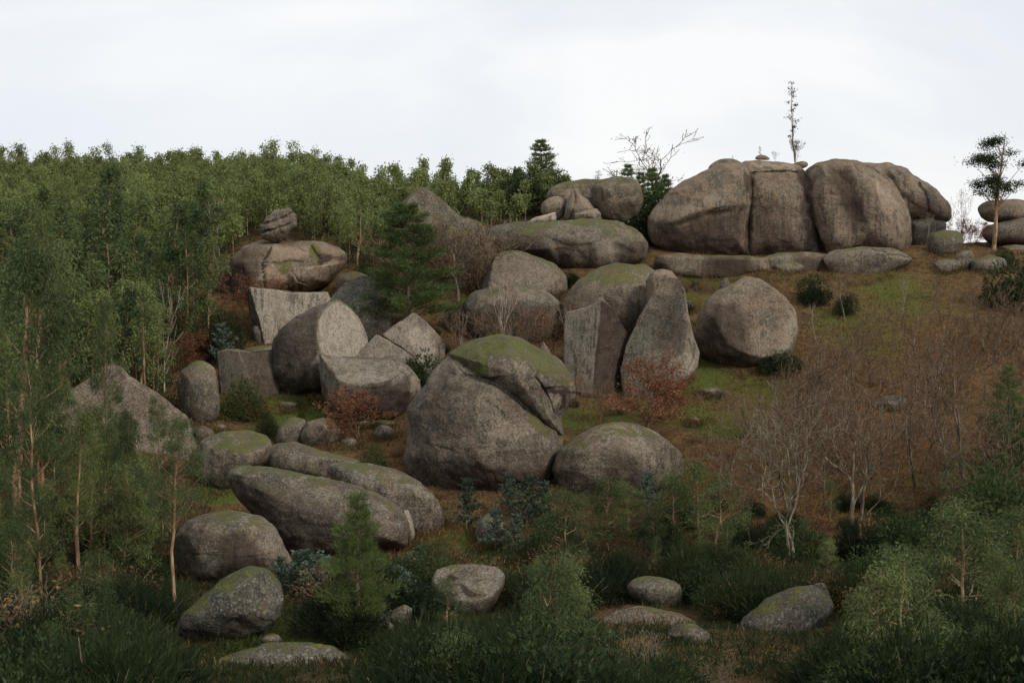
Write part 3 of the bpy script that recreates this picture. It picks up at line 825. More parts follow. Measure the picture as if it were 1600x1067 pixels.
rock('square-edged pale slab tilted on its corner, upper one of the split pair',
     [(597, 523), (646, 488), (671, 507), (698, 536), (697, 552), (684, 572), (671, 575), (643, 551), (609, 533)], D=120.5, T=2.4, p=16, sm=1.5, moss=0.1, warm=0.15, low=0.2,
     cuts=[(((600, 524, 1.5), (646, 488, 1.0), (660, 570, 2.6)), 0.35), (((685, 525, 1.7), (672, 575, 2.2), (698, 545, 0.3)), 0.0)], pale=[([(630, 520), (655, 508), (682, 540), (670, 570), (645, 548)], 1.0, 6)])
rock('lower wedge of the split pair, a pale triangular slab', [(557, 557), (588, 523), (609, 533), (640, 551), (652, 564), (645, 585), (600, 590), (565, 580)], D=118.5, T=2.0, p=16, sm=1.5, moss=0.1, warm=0.1, low=0.1, cuts=[(((560, 556, 0.8), (588, 523, 0.6), (625, 575, 2.0)), 0.55)])
rock('half-cup shaped broken boulder with a level top, behind the russet sapling',
     [(498, 551), (523, 556), (560, 558), (597, 558), (616, 556), (640, 572), (653, 594), (657, 612), (642, 632), (625, 650), (609, 664), (578, 666), (547, 662), (520, 652), (509, 628), (502, 597)],
     by=662, T=4.2, p=3.0, sm=2, moss=0.05, warm=0.15, low=0.75, c=(575, 608),
     cuts=[(((498, 551, 1.2), (524, 590, 3.2), (522, 655, 3.0)), 0.25), (((530, 557, 1.6), (600, 557, 1.8), (570, 600, 4.2)), 0.25)], stain_shade=[([(608, 600), (640, 590), (640, 620), (610, 655), (580, 655), (530, 640), (540, 610)], .85, 14)], pale=[([(640, 592), (648, 592), (646, 612), (638, 618)], .5, 5)])
rock('slab with a pale left face and dark right face, left of the egg-shaped boulder',
     [(339, 551), (353, 545), (371, 546), (387, 549), (426, 545), (440, 580), (436, 616), (393, 625), (346, 622), (342, 585)], by=622, T=3.4, p=16, sm=1.5, moss=0.1, warm=0.1, low=0.2,
     cuts=[(((372, 546, 3.0), (396, 610, 3.2), (340, 570, 1.6)), 0.5), (((372, 546, 3.0), (396, 610, 3.2), (430, 560, 0.4)), 0.0, 0.7)], dark=0.05)
rock('flat mossy top slab behind the pale and dark faced slab', [(375, 552), (385, 543), (410, 540), (430, 540), (430, 560), (390, 560)], D=126, T=1.8, moss=0.8)
rock('small dark stone beneath the pale cup-shaped slab', [(391, 520), (396, 506), (406, 508), (412, 528), (402, 533)], D=131, T=0.8, dark=0.3)
rock('mossy rounded boulder below the bright russet bush at the forest edge', [(276, 600), (283, 579), (300, 567), (316, 563), (335, 575), (343, 600), (345, 640), (334, 660), (305, 668), (283, 650)], by=660, T=2.6, moss=0.6, warm=0.2, low=0.5)
rock('big pyramid-shaped brown rock among the eucalyptus trunks on the left',
     [(85, 660), (97, 623), (135, 594), (174, 569), (208, 590), (242, 613), (290, 650), (306, 700), (290, 760), (218, 790), (130, 790), (90, 740)],
     D=101, T=5.0, p=5, sm=2, warm=0.5, dark=.2, moss=0.35, low=0.1, cuts=[(((97, 623, 1.0), (290, 650, 1.2), (190, 780, 4.6)), 0.0)], amp=0.8)
# ---- lower left group
rock('mossy rounded boulder at the left of the long whale-backed rocks', [(306, 712), (312, 690), (349, 674), (388, 670), (421, 682), (428, 696), (417, 724), (380, 750), (345, 772), (312, 770), (300, 744)], by=766, T=3.0, moss=0.5, warm=0.15, low=0.6)
rock('small grey stone behind the mossy rounded boulder', [(297, 682), (305, 668), (320, 664), (335, 675), (334, 688), (310, 693)], by=692, T=1.0, moss=0.2)
rock('low whale-backed rock, the rearmost of the three long ones', [(410, 712), (431, 693), (459, 691), (509, 704), (564, 719), (572, 728), (540, 748), (509, 752), (459, 748), (412, 738)], by=746, T=2.2, Tb=3, moss=0.4, warm=0.1, low=0.4)
rock('curved whale-backed rock, the right one of the three long ones, with a blunt end',
     [(509, 735), (514, 724), (530, 720), (564, 724), (619, 736), (658, 754), (685, 779), (698, 806), (694, 826), (674, 836), (650, 838), (610, 835), (560, 790), (520, 755)], by=836, T=2.8, Tb=3, p=2.5, moss=0.35, warm=0.2, low=0.8, sm=4)
rock('longest whale-backed rock, dark and smooth, in front of the other long ones',
     [(354, 746), (360, 734), (372, 729), (412, 730), (459, 736), (517, 746), (576, 763), (615, 783), (634, 802), (641, 826), (636, 852), (619, 856), (576, 866), (517, 878), (455, 880), (425, 845), (395, 805), (368, 775)],
     by=868, T=4.0, Tb=3, p=2.5, moss=0.25, warm=0.15, dark=0.15, low=0.95, sm=4, c=(500, 800), stain_shade=[([(370, 750), (450, 760), (540, 800), (600, 850), (430, 860), (390, 800)], .5, 30)])
rock('thin upright flake split off the end of the longest whale-backed rock', [(630, 796), (638, 796), (647, 820), (649, 845), (641, 855), (634, 853), (640, 830)], D=84, T=0.9, sm=1, fresh_all=0.7, moss=0, warm=0.3)
rock('smooth humped boulder with a dark base behind the lowest left boulder',
     [(268, 850), (290, 812), (320, 799), (368, 796), (407, 802), (428, 820), (440, 840), (457, 880), (455, 905), (412, 915), (340, 925), (290, 918), (265, 885)], by=912, T=3.2, moss=0.3, warm=0.3, low=1.0, stain_shade=[([(345, 840), (385, 830), (400, 860), (410, 900), (340, 905)], .8, 16)])
rock('lichen-spotted leaning boulder resting on the ground slab at lower left',
     [(273, 985), (280, 962), (315, 933), (349, 901), (388, 881), (417, 884), (441, 908), (446, 933), (437, 967), (412, 991), (363, 1004), (320, 1013), (290, 1013)], by=1008, T=2.2, p=2.2, moss=0.75, dark=.15, warm=0.0, low=0.1, sm=4, c=(365, 950))
rock('broad bare ground slab at the bottom edge, left of centre', [(240, 1110), (290, 1060), (330, 1034), (388, 1014), (460, 1004), (520, 1008), (560, 1040), (580, 1110), (400, 1150)], D=56, T=1.2, p=2, dark=0.45, moss=0.4, warm=0.25, low=0)
rock('small pale stone on the ground below the lichen-spotted boulder', [(403, 1003), (412, 992), (428, 988), (441, 995), (438, 1006), (418, 1010)], by=1008, T=0.4, moss=0.3)
# ---- centre
big = rock('biggest boulder, a huge smooth grey dome with a mossy cracked cap, in the centre',
     [(631, 719), (636, 685), (637, 640), (653, 614), (675, 584), (705, 554), (735, 552), (780, 570), (830, 605), (862, 640), (877, 668), (880, 692), (877, 715), (868, 750), (850, 785), (800, 805), (750, 805), (700, 790), (665, 765), (638, 740)],
     D=98, T=6.4, Tb=5, p=2.15, sm=4, c=(745, 690), moss=0.0, warm=0.15, low=0.75, dark=0.05, res=1.1,
     lumps=[([(690, 560), (722, 590), (700, 640), (660, 700), (640, 700), (640, 630)], -0.45, 30), ([(720, 680), (870, 670), (880, 800), (760, 800)], 0.3, 40)],
     stain_shade=[([(700, 715), (760, 722), (790, 740), (870, 720), (860, 810), (700, 800)], .75, 22), ([(640, 720), (660, 650), (690, 600), (712, 580), (722, 600), (690, 660), (670, 740)], .4, 24)], pale=[([(850, 680), (875, 700), (868, 735), (845, 730)], .25, 14)],
     cracks=[([(758, 632), (775, 640), (790, 655)], 1.6, 0.15), ([(704, 560), (727, 591), (752, 595), (782, 615), (812, 637), (845, 659), (876, 684)], 1.6, 0.22)], mossy=[[(825, 650), (860, 672), (855, 690), (835, 680), (820, 660)]])
rock('', [(700, 552), (720, 538), (750, 528), (782, 523), (810, 528), (844, 547), (862, 556), (885, 575), (898, 594), (899, 618), (888, 634), (876, 655), (881, 680), (868, 684), (845, 662), (812, 638), (782, 615), (752, 594), (726, 592), (714, 574)],
     D=97.3, T=4.8, Tb=6, p=2.0, sm=3, c=(805, 585), moss=0.75, warm=0.1, low=0, res=1.5, parent=big, name='cracked_cap', drop=False, amp=0.8, facets=0,
     lumps=[([(768, 552), (790, 547), (812, 556), (830, 580), (845, 605), (858, 650), (880, 680), (820, 680), (740, 600)], 0.16, 4), ([(848, 560), (905, 575), (905, 604), (870, 604), (848, 606), (836, 588)], 0.22, 4)],
     pale=[([(852, 608), (872, 608), (872, 642), (862, 636)], .8, 5), ([(800, 622), (830, 618), (832, 632), (815, 632)], .4, 4)], stain_shade=[([(845, 603), (895, 606), (895, 612), (848, 610)], 1, 3), ([(873, 606), (879, 606), (878, 640), (873, 640)], .9, 3)],
     cracks=[([(815, 560), (830, 580), (845, 603), (858, 625), (868, 655)], 1.4, 0.2)],
     mossy=[[(735, 560), (790, 530), (840, 548), (895, 590), (880, 602), (835, 575), (805, 546), (770, 552)], [(700, 552), (722, 548), (740, 580), (790, 600), (780, 615), (725, 600)], [(725, 575), (760, 560), (770, 600), (740, 598)]])
rock('low wide brown dome beside the biggest boulder on its right', [(862, 735), (877, 700), (911, 677), (930, 664), (956, 660), (994, 663), (1024, 673), (1050, 691), (1067, 711), (1067, 735), (1050, 760), (1000, 790), (937, 790), (885, 775)], by=772, T=3.8, moss=0.3, warm=0.2, low=0.6, stain_shade=[([(960, 700), (1000, 715), (1010, 760), (940, 760)], .6, 24)], cuts=[(((1066, 700, 0.2), (1066, 740, 0.2), (1030, 720, 2.6)), 0.0)])
rock('flat-topped bowl-shaped rock with rain hollows, standing in the gorse',
     [(675, 906), (682, 890), (709, 883), (752, 881), (775, 886), (788, 899), (786, 916), (775, 937), (752, 955), (721, 961), (693, 947), (678, 926)], by=957, T=1.9, p=3.5, sm=2.5, moss=0.1, warm=0.35, dark=.3, low=0.1, c=(732, 925),
     cuts=[(((676, 905, 0.75), (787, 905, 0.70), (732, 935, 1.75)), 0.08)],
     stain_shade=[([(684, 906), (700, 902), (716, 901), (714, 908), (700, 907)], 1, 2), ([(742, 906), (756, 905), (757, 910), (746, 910)], .9, 2), ([(714, 917), (730, 918), (745, 924), (758, 929), (742, 933), (722, 928)], 1, 2.5), ([(705, 912), (712, 912), (711, 916)], .9, 2)], 
     cracks=[([(686, 905), (705, 905), (716, 903)], 2.6, 0.10), ([(744, 907), (756, 909)], 2.0, 0.08), ([(722, 916), (742, 921), (756, 930)], 2.6, 0.10), ([(734, 930), (748, 931)], 2.4, 0.08)])
rock('pair of small angular stones left of the flat-topped rock', [(606, 965), (614, 952), (632, 943), (645, 950), (643, 965), (632, 980), (616, 978)], by=985, T=0.6, sm=1.5, moss=0.4)
rock('broken stone lying against the small angular one in the gorse', [(600, 985), (603, 968), (612, 972), (618, 985), (610, 992)], by=992, T=0.35, sm=1.5, moss=0.4)
rock('small upright rounded boulder among blue-green saplings below the biggest boulder', [(741, 832), (748, 812), (762, 800), (776, 800), (787, 815), (789, 840), (775, 855), (753, 857)], by=852, T=1.2, moss=0.5, warm=0.1, low=0.5)
rock('low oblong boulder with a blunt end, lower right of centre', [(979, 915), (990, 903), (1010, 899), (1040, 903), (1062, 911), (1069, 926), (1062, 943), (1040, 948), (1005, 940), (983, 931)], by=946, T=1.1, p=3, moss=0.4, warm=0.2, dark=.3, low=0.4)
rock('bare ground slab below the low oblong boulder', [(925, 985), (950, 955), (1000, 945), (1060, 955), (1115, 985), (1110, 1010), (1000, 1015)], by=975, T=0.5, p=2, moss=0.5, warm=0.5, dark=.35, low=0)
rock('flat grey stones at the foot of the bare ground slab', [(1040, 990), (1055, 975), (1085, 973), (1110, 990), (1115, 1010), (1075, 1015)], by=1005, T=0.5, moss=0.5, dark=.3)
rock('long sloping whale-backed slab rising into the dark gorse at lower right', [(1115, 1045), (1140, 1000), (1165, 965), (1200, 935), (1240, 917), (1290, 910), (1300, 950), (1260, 1020), (1220, 1100), (1130, 1100)], D=62, T=2.0, moss=0.5, warm=0.1, dark=0.6, low=0.1)
rock('round brown boulder on the grass between the two groups, lower of the small ones', [(467, 682), (480, 658), (506, 651), (525, 657), (533, 673), (526, 691), (506, 702), (478, 698)], by=699, T=1.5, warm=0.2, moss=0.25)
rock('mossy half-buried rock left of the round brown boulder', [(430, 690), (436, 665), (455, 650), (480, 655), (475, 690), (450, 698)], by=694, T=1.4, moss=0.7, warm=0.2)
SMALL = [(545, 693, 14, 9, 'small stone just right of the round brown boulder'), (586, 661, 38, 6, 'flat grey slab lying under the half-cup boulder'), (600, 675, 16, 11, 'brownish lump under the flat grey slab'),
         (498, 622, 7, 5, 'tiny pale stone at the foot of the egg-shaped boulder'), (452, 632, 18, 6, 'thin slab lying on the grass below the egg-shaped boulder'), (345, 668, 9, 6, 'pale block beside the mossy rounded boulder'), (365, 687, 26, 8, 'low flat stone in front of the yellow-green bush'),
         (1110, 612, 22, 8, 'half-buried brownish slab on the green grass slope'), (1085, 656, 10, 6, 'little lichened stone on the slope below the grass patch'), 
         (1395, 628, 26, 12, 'brown rounded rock among the bare trees on the right'), (960, 641, 8, 5, 'pale stone under the russet sapling'), (1480, 415, 22, 12, 'mound of brown rock below the dark green ridge boulder'),
         (1066, 500, 12, 14, 'dark stone wedged in the gap beside the tall pointed boulder'), (1070, 478, 14, 10, 'upper dark stone in the gap beside the big round boulder'), (215, 1045, 24, 9, 'bare pale rock patch at the bottom left'), (185, 1063, 26, 7, 'second bare rock patch at the bottom edge, further left'), (680, 545, 10, 4, 'flat stone between the split pair and the biggest boulder'), (1232, 418, 28, 9, 'slab of rock at the foot of the great outcrop behind the fallen branch'), ]
for (x, y, rx, ry, lab) in SMALL:
    n_ = 11
    rr = random.Random(int(x * 7 + y))
    pl = [(x + rx * math.cos(a) * rr.uniform(.85, 1.12), y + ry * math.sin(a) * rr.uniform(.85, 1.15)) for a in [2 * math.pi * k / n_ for k in range(n_)]]
    rock(lab, pl, by=y + ry * 0.8, T=rx * 0.045, sm=1.0, facets=5, moss=rr.uniform(.1, .6), warm=rr.uniform(.1, .5), name='rock', cat='rock', amp=1.3)

# ------------------------------------------------------------------ plant geometry
def tubes(segs, mat, name, sides=4, mat2=None, thr=0.03):
    """segs: list of (p0, p1, r0, r1) -> one mesh of short tapered tubes"""
    S = np.array([(*a, *b, c, d) for a, b, c, d in segs], float)
    P0, P1, R0, R1 = S[:, 0:3], S[:, 3:6], S[:, 6], S[:, 7]
    d = P1 - P0
    d /= np.maximum(np.linalg.norm(d, axis=1, keepdims=True), 1e-9)
    ref = np.where(np.abs(d[:, 2:3]) > 0.9, np.array([[1.0, 0, 0]]), np.array([[0, 0, 1.0]]))
    u = np.cross(d, ref)
    u /= np.linalg.norm(u, axis=1, keepdims=True)
    v = np.cross(d, u)
    a = np.arange(sides) * 2 * math.pi / sides
    ring = np.cos(a)[None, :, None] * u[:, None] + np.sin(a)[None, :, None] * v[:, None]
    A = P0[:, None] + ring * R0[:, None, None]
    B = P1[:, None] + ring * R1[:, None, None]
    V = np.concatenate([A, B], 1).reshape(-1, 3)
    n = len(S)
    k = np.arange(sides)
    base = (np.arange(n) * 2 * sides)[:, None, None]
    q = np.stack([k, (k + 1) % sides, (k + 1) % sides + sides, k + sides], -1)[None] + base
    me = mesh_from(name, V, q.reshape(-1, 4), 4, mat, True)
    if mat2 is not None:
        me.materials.append(mat2)
        me.polygons.foreach_set('material_index', np.repeat((R0 <= thr).astype(np.int32), sides))
    return me


def leaves(Cn, Dr, L, W, mat, name, rg):
    """one folded diamond blade per centre; Dr directions, L and W arrays or numbers"""
    n = len(Cn)
    Dr = Dr / np.maximum(np.linalg.norm(Dr, axis=1, keepdims=True), 1e-9)
    r = rg.normal(size=(n, 3))
    S = np.cross(Dr, r)
    S /= np.maximum(np.linalg.norm(S, axis=1, keepdims=True), 1e-9)
    L = np.broadcast_to(L, n)[:, None]
    W = np.broadcast_to(W, n)[:, None]
    m = Cn + Dr * L * 0.45
    V = np.stack([Cn, m + S * W / 2, Cn + Dr * L, m - S * W / 2], 1).reshape(-1, 3)
    q = np.arange(n * 4).reshape(-1, 4)
    return mesh_from(name, V, q, 4, mat, False)


def leaf_arrays(Cn, Dr, L, W, rg):
    n = len(Cn)
    Dr = Dr / np.maximum(np.linalg.norm(Dr, axis=1, keepdims=True), 1e-9)
    S = np.cross(Dr, rg.normal(size=(n, 3)))
    S /= np.maximum(np.linalg.norm(S, axis=1, keepdims=True), 1e-9)
    L = np.broadcast_to(L, n)[:, None]
    W = np.broadcast_to(W, n)[:, None]
    m = Cn + Dr * L * 0.45
    return np.stack([Cn, m + S * W / 2, Cn + Dr * L, m - S * W / 2], 1)


def unit(v):
    return v / np.maximum(np.linalg.norm(v, axis=-1, keepdims=True), 1e-9)


def trunk_line(H, lean, wob, rg, n=10):
    t = np.linspace(0, 1, n)
    a = rg.uniform(0, 2 * math.pi)
    x = lean * t ** 1.5 * H * math.cos(a) + np.cumsum(rg.normal(0, wob, n)) * (t > 0)
    y = lean * t ** 1.5 * H * math.sin(a) + np.cumsum(rg.normal(0, wob, n)) * (t > 0)
    P = np.stack([x, y, t * H], -1)
    P[0, :2] = 0
    return P


def euc(seed, H=10, cs=0.35, width=1.7, ncl=36, lpc=60, leaf=(0.34, 0.10), r0=0.13, lean=0.05, mat=L_EUCF, bark=B_EUC, clump=0.55, droop=0.9, cone=False):
    """a tall slender eucalyptus: bare lower stem, airy crown of hanging leaf clumps"""
    rg = np.random.default_rng(seed)
    T = trunk_line(H, lean, H * 0.008, rg)
    tz = T[:, 2] / H
    segs = []
    rr = r0 * (1 - tz) ** 0.8 + 0.012
    for i in range(len(T) - 1):
        segs.append((T[i], T[i + 1], rr[i], rr[i + 1]))
    Cs, Ds = [], []
    for i in range(ncl):
        t = cs + (1 - cs) * ((i + rg.uniform(0, 1)) / ncl) ** 0.9
        prof = math.sin(math.pi * min(1, (t - cs) / (1 - cs) * 0.80 + 0.16)) ** 0.7
        if cone:
            u_ = (t - cs) / (1 - cs)
            prof = min(1.0, u_ * 4 + 0.35) * max(0.0, 1 - u_) ** 0.75 + 0.05
        rad = width * prof * rg.uniform(0.35, 1.1)
        az = rg.uniform(0, 2 * math.pi)
        at = max(0.1, t - 0.06 - 0.35 * rad / H)
        b = np.array([np.interp(at, tz, T[:, k]) for k in range(3)])
        e = np.array([np.interp(t, tz, T[:, k]) for k in range(3)]) + np.array([math.cos(az), math.sin(az), 0]) * rad
        mid = (b + e) / 2 + rg.normal(0, 0.1, 3) + np.array([0, 0, -0.1])
        rb = 0.035 * (1 - at) + 0.012
        segs += [(b, mid, rb, rb * 0.7), (mid, e, rb * 0.7, 0.008)]
        n = int(lpc * rg.uniform(0.5, 1.4))
        cl = clump * rg.uniform(0.7, 1.3)
        o = rg.normal(0, 1, (n, 3)) * cl * np.array([0.55, 0.55, 0.48])
        Cs.append(e + o)
        Ds.append(unit(o) * 0.5 + np.array([0, 0, -droop]) + rg.normal(0, 0.45, (n, 3)))
    Cs, Ds = np.vstack(Cs), np.vstack(Ds)
    s = rg.uniform(0.65, 1.25, len(Cs))
    return (tubes(segs, bark, 'trunk', 5), leaves(Cs, Ds, leaf[0] * s, leaf[1] * s, mat, 'crown', rg), H)


def pine(seed, H=9, width=2.3, cs=0.15, lay=17, lpc=110, leaf=(0.30, 0.035), mat=L_PINE, bark=B_BARE, power=0.8):
    rg = np.random.default_rng(seed)
    T = trunk_line(H, 0.03, 0.04, rg)
    tz = T[:, 2] / H
    rr = 0.16 * (1 - tz) + 0.015
    segs = [(T[i], T[i + 1], rr[i], rr[i + 1]) for i in range(len(T) - 1)]
    Cs, Ds = [], []
    for l in range(lay):
        t = cs + (1 - cs) * (l + 0.3) / lay
        R = width * (1 - (t - cs) / (1 - cs)) ** power * rg.uniform(0.75, 1.1) + 0.15
        nb = 5 if R > 0.6 else 4
        a0 = rg.uniform(0, 6.28)
        b = np.array([np.interp(t, tz, T[:, k]) for k in range(3)])
        for j in range(nb):
            az = a0 + j * 2 * math.pi / nb + rg.normal(0, 0.25)
            r = R * rg.uniform(0.7, 1.15)
            d = np.array([math.cos(az), math.sin(az), rg.uniform(0.05, 0.45)])
            e = b + d * r
            segs.append((b, e, 0.03, 0.008))
            n = int(lpc * (0.3 + r / width))
            u = rg.uniform(0.25, 1.05, n) ** 0.8
            pos = b + d * (r * u)[:, None] + rg.normal(0, 1, (n, 3)) * np.array([0.2, 0.2, 0.13]) * (0.5 + 0.25 * r)
            Cs.append(pos)
            Ds.append(d * 0.8 + np.array([0, 0, 0.55]) + rg.normal(0, 0.5, (n, 3)))
    Cs, Ds = np.vstack(Cs), np.vstack(Ds)
    return (tubes(segs, bark, 'trunk', 5), leaves(Cs, Ds, leaf[0] * rg.uniform(.7, 1.2, len(Cs)), leaf[1], mat, 'crown', rg), H)


def bush(seed, H=1.6, R=1.3, n=4200, leaf=(0.22, 0.022), mat=L_BROOM, up=1.0, lobes=7, bark=B_TWIG, flat=0.9):
    """rounded shrub of several lobes, twigs and leaves through its whole volume"""
    rg = np.random.default_rng(seed)
    Cs, Ds, segs = [], [], []
    for l in range(lobes):
        az = l * 2 * math.pi / lobes + rg.uniform(-.4, .4)
        q = R * rg.uniform(0.15, 0.55) if l else 0
        h = H * rg.uniform(0.4, 1.0) if l else H
        c = np.array([q * math.cos(az), q * math.sin(az), h * 0.5])
        rx = R * rg.uniform(0.4, 0.62)
        k = n // lobes
        d = unit(rg.normal(size=(k, 3)))
        rad = rg.uniform(0.35, 1.0, k) ** 0.5
        wav = 1 + 0.22 * vnoise(d * 2.5 + seed + l)
        pos = c + d * (rad * wav)[:, None] * np.array([rx, rx, h * 0.52])
        pos[:, 2] = np.maximum(pos[:, 2], 0.02)
        Cs.append(pos)
        Ds.append(d * flat + np.array([0, 0, up]) + rg.normal(0, 0.5, (k, 3)))
        for _ in range(5):
            e = c + unit(rg.normal(size=3)) * rx * 0.8
            e[2] = abs(e[2]) + 0.1
            b = np.array([c[0] * 0.3, c[1] * 0.3, -0.1])
            segs.append((b, e, 0.022, 0.006))
    Cs, Ds = np.vstack(Cs), np.vstack(Ds)
    s = rg.uniform(.6, 1.3, len(Cs))
    return (tubes(segs, bark, 'stems', 4), leaves(Cs, Ds, leaf[0] * s, leaf[1] * s, mat, 'foliage', rg), H)


def blue_sapling(seed, H=2.6, R=0.7, nb=34, mat=L_BLUE):
    """young blue-green eucalyptus: cone of sprays with rounded paired leaves"""
    rg = np.random.default_rng(seed)
    T = trunk_line(H, 0.03, 0.02, rg)
    tz = T[:, 2] / H
    segs = [(T[i], T[i + 1], 0.03 * (1 - tz[i]) + 0.006, 0.03 * (1 - tz[i + 1]) + 0.006) for i in range(len(T) - 1)]
    Cs, Ds = [], []
    for i in range(nb):
        t = 0.06 + 0.92 * i / nb
        b = np.array([np.interp(t, tz, T[:, k]) for k in range(3)])
        az = i * 2.4 + rg.normal(0, .3)
        r = R * (1 - t) ** 0.7 * rg.uniform(0.7, 1.2) + 0.08
        d = np.array([math.cos(az), math.sin(az), rg.uniform(0.35, 0.9)])
        segs.append((b, b + d * r, 0.009, 0.003))
        k = int(14 + 34 * r / R)
        u = rg.uniform(0.15, 1.08, k)
        Cs.append(b + d * (r * u)[:, None] + rg.normal(0, 0.035, (k, 3)))
        Ds.append(rg.normal(0, 1, (k, 3)) * np.array([1, 1, .6]) + d * 0.5)
    Cs, Ds = np.vstack(Cs), np.vstack(Ds)
    return (tubes(segs, B_TWIG, 'stems', 4), leaves(Cs, Ds, 0.15 * rg.uniform(.6, 1.2, len(Cs)), 0.085, mat, 'foliage', rg), H)


def grow(segs, tips, p, d, L, r, depth, rg, up, spread, nch, wig, minr=0.006):
    n = 4 if depth > 1 else 3
    rend = r * (0.62 if depth else 0.3)
    for i in range(n):
        d = unit(d + rg.normal(0, wig, 3) + np.array([0, 0, up * 0.12]))
        q = p + d * L / n
        ra, rb = r + (rend - r) * i / n, r + (rend - r) * (i + 1) / n
        segs.append((p, q, max(ra, minr), max(rb, minr)))
        p = q
        if depth and i >= 1 and rg.uniform() < 0.55:
            s = unit(rg.normal(size=3))
            s = unit(np.cross(d, s))
            dd = unit(d * 0.7 + s * spread * 1.1)
            grow(segs, tips, p, dd, L * rg.uniform(0.4, 0.65), rb * 0.5, max(0, depth - 2), rg, up, spread, nch, wig, minr)
    if depth == 0:
        tips.append(p)
        return
    s0 = unit(np.cross(d, rg.normal(size=3)))
    s1 = np.cross(d, s0)
    a0 = rg.uniform(0, 6.28)
    for j in range(nch):
        a = a0 + j * 2 * math.pi / nch + rg.normal(0, .3)
        dd = unit(d + (s0 * math.cos(a) + s1 * math.sin(a)) * spread * rg.uniform(0.6, 1.2))
        grow(segs, tips, p, dd, L * rg.uniform(0.62, 0.85), rend * rg.uniform(0.7, 0.95), depth - 1, rg, up, spread, nch, wig, minr)


def bare(seed, H=8, trunk=0.28, r=0.16, depth=5, up=0.6, spread=0.62, nch=2, wig=0.14, bark=B_BARE, stems=1, leafn=0, leafmat=L_RUST, leaf=(0.13, 0.09), minr=0.007, twig_bark=None):
    """leafless broadleaved tree grown branch by branch, with a few leaves left if leafn"""
    rg = np.random.default_rng(seed)
    segs, tips = [], []
    for s in range(stems):
        d = unit(np.array([rg.normal(0, 0.08 if stems == 1 else 0.35), rg.normal(0, 0.08 if stems == 1 else 0.35), 1.0]))
        grow(segs, tips, np.zeros(3) + np.array([0, 0, -0.15]), d, H * trunk, r * (1 if stems == 1 else 0.7), depth, rg, up, spread, nch, wig, minr)
    zmax = max(q[1][2] for q in segs)
    k = H / zmax
    segs = [(a * k, b * k, c, e) for a, b, c, e in segs]
    tips = np.array(tips) * k
    thin = [q for q in segs if q[2] <= 0.03]
    tm = tubes(segs, bark, 'trunk', 4, twig_bark or bark)
    lm = None
    if leafn:
        e = np.array([q[1] for q in thin])
        idx = rg.integers(0, len(e), leafn)
        Cs = e[idx] + rg.normal(0, 0.10, (leafn, 3))
        lm = leaves(Cs, rg.normal(size=(leafn, 3)) + np.array([0, 0, -.3]), leaf[0] * rg.uniform(.6, 1.2, leafn), leaf[1], leafmat, 'foliage', rg)
    return (tm, lm, H)


# ------------------------------------------------------------------ plant kinds
K = {}
K['euc_far'] = [euc(100 + i, H=9.5, cs=[.22, .3, .38, .3, .25, .42, .18, .33][i], width=[1.7, 1.3, 2.0, 1.5, 1.15, 1.8, 2.2, 1.35][i], ncl=24, lpc=84, leaf=(0.27, 0.11), r0=0.11, clump=0.44, droop=0.5, cone=i % 4 != 2) for i in range(8)]
K['euc_near'] = [euc(200 + i, H=14, cs=[.42, .3, .5, .36, .25][i], width=[2.1, 1.8, 2.4, 1.7, 2.3][i], ncl=46, lpc=190, leaf=(0.22, 0.055), r0=[.24, .21, .17, .14, .14][i], lean=0.04, mat=L_EUC, clump=0.52, droop=0.7) for i in range(5)]
K['euc_low'] = [euc(230 + i, H=7, cs=[.12, .2, .06][i], width=[1.4, 1.1, 1.5][i], ncl=36, lpc=150, leaf=(0.18, 0.048), r0=0.06, mat=L_EUC, clump=0.42, droop=0.6) for i in range(3)]
def lone_euc():
    rg = np.random.default_rng(77)
    H = 13.0
    T = trunk_line(H, 0.05, 0.05, rg, 12)
    T[:, 0] += np.linspace(0, 1, 12) * 0.5
    tz = T[:, 2] / H
    rr = 0.20 * (1 - tz) ** 0.7 + 0.015
    segs = [(T[i], T[i + 1], rr[i], rr[i + 1]) for i in range(11)]
    Cs, Ds = [], []
    spots = [(rg.uniform(0.0, 2.7), rg.uniform(10.3, 12.6)) for _ in range(15)] + [(rg.uniform(0.0, 1.0), rg.uniform(7.6, 10.0)) for _ in range(5)] + [(rg.uniform(0.2, 2.3), rg.uniform(5.6, 7.7)) for _ in range(12)]
    for r, z in spots:
        az = rg.uniform(0, 6.28)
        if z > 10:
            z -= (r / 2.7) ** 2 * 1.3
        e = np.array([r * math.cos(az) + 0.4, r * math.sin(az), z])
        tb = max(0.3, (z - 1.6 - 0.5 * r) / H)
        b = np.array([np.interp(tb, tz, T[:, k]) for k in range(3)])
        m = (b + e) / 2 + np.array([0, 0, -0.25])
        segs += [(b, m, 0.05, 0.035), (m, e, 0.035, 0.012)]
        n = 230
        o = rg.normal(0, 1, (n, 3)) * np.array([.42, .42, .26])
        Cs.append(e + o)
        Ds.append(rg.normal(0, .7, (n, 3)) + np.array([0, 0, -.5]))
    Cs, Ds = np.vstack(Cs), np.vstack(Ds)
    return (tubes(segs, B_EUC, 'trunk', 6), leaves(Cs, Ds, 0.26 * rg.uniform(.6, 1.2, len(Cs)), 0.09, L_SHRUB, 'crown', rg), H)


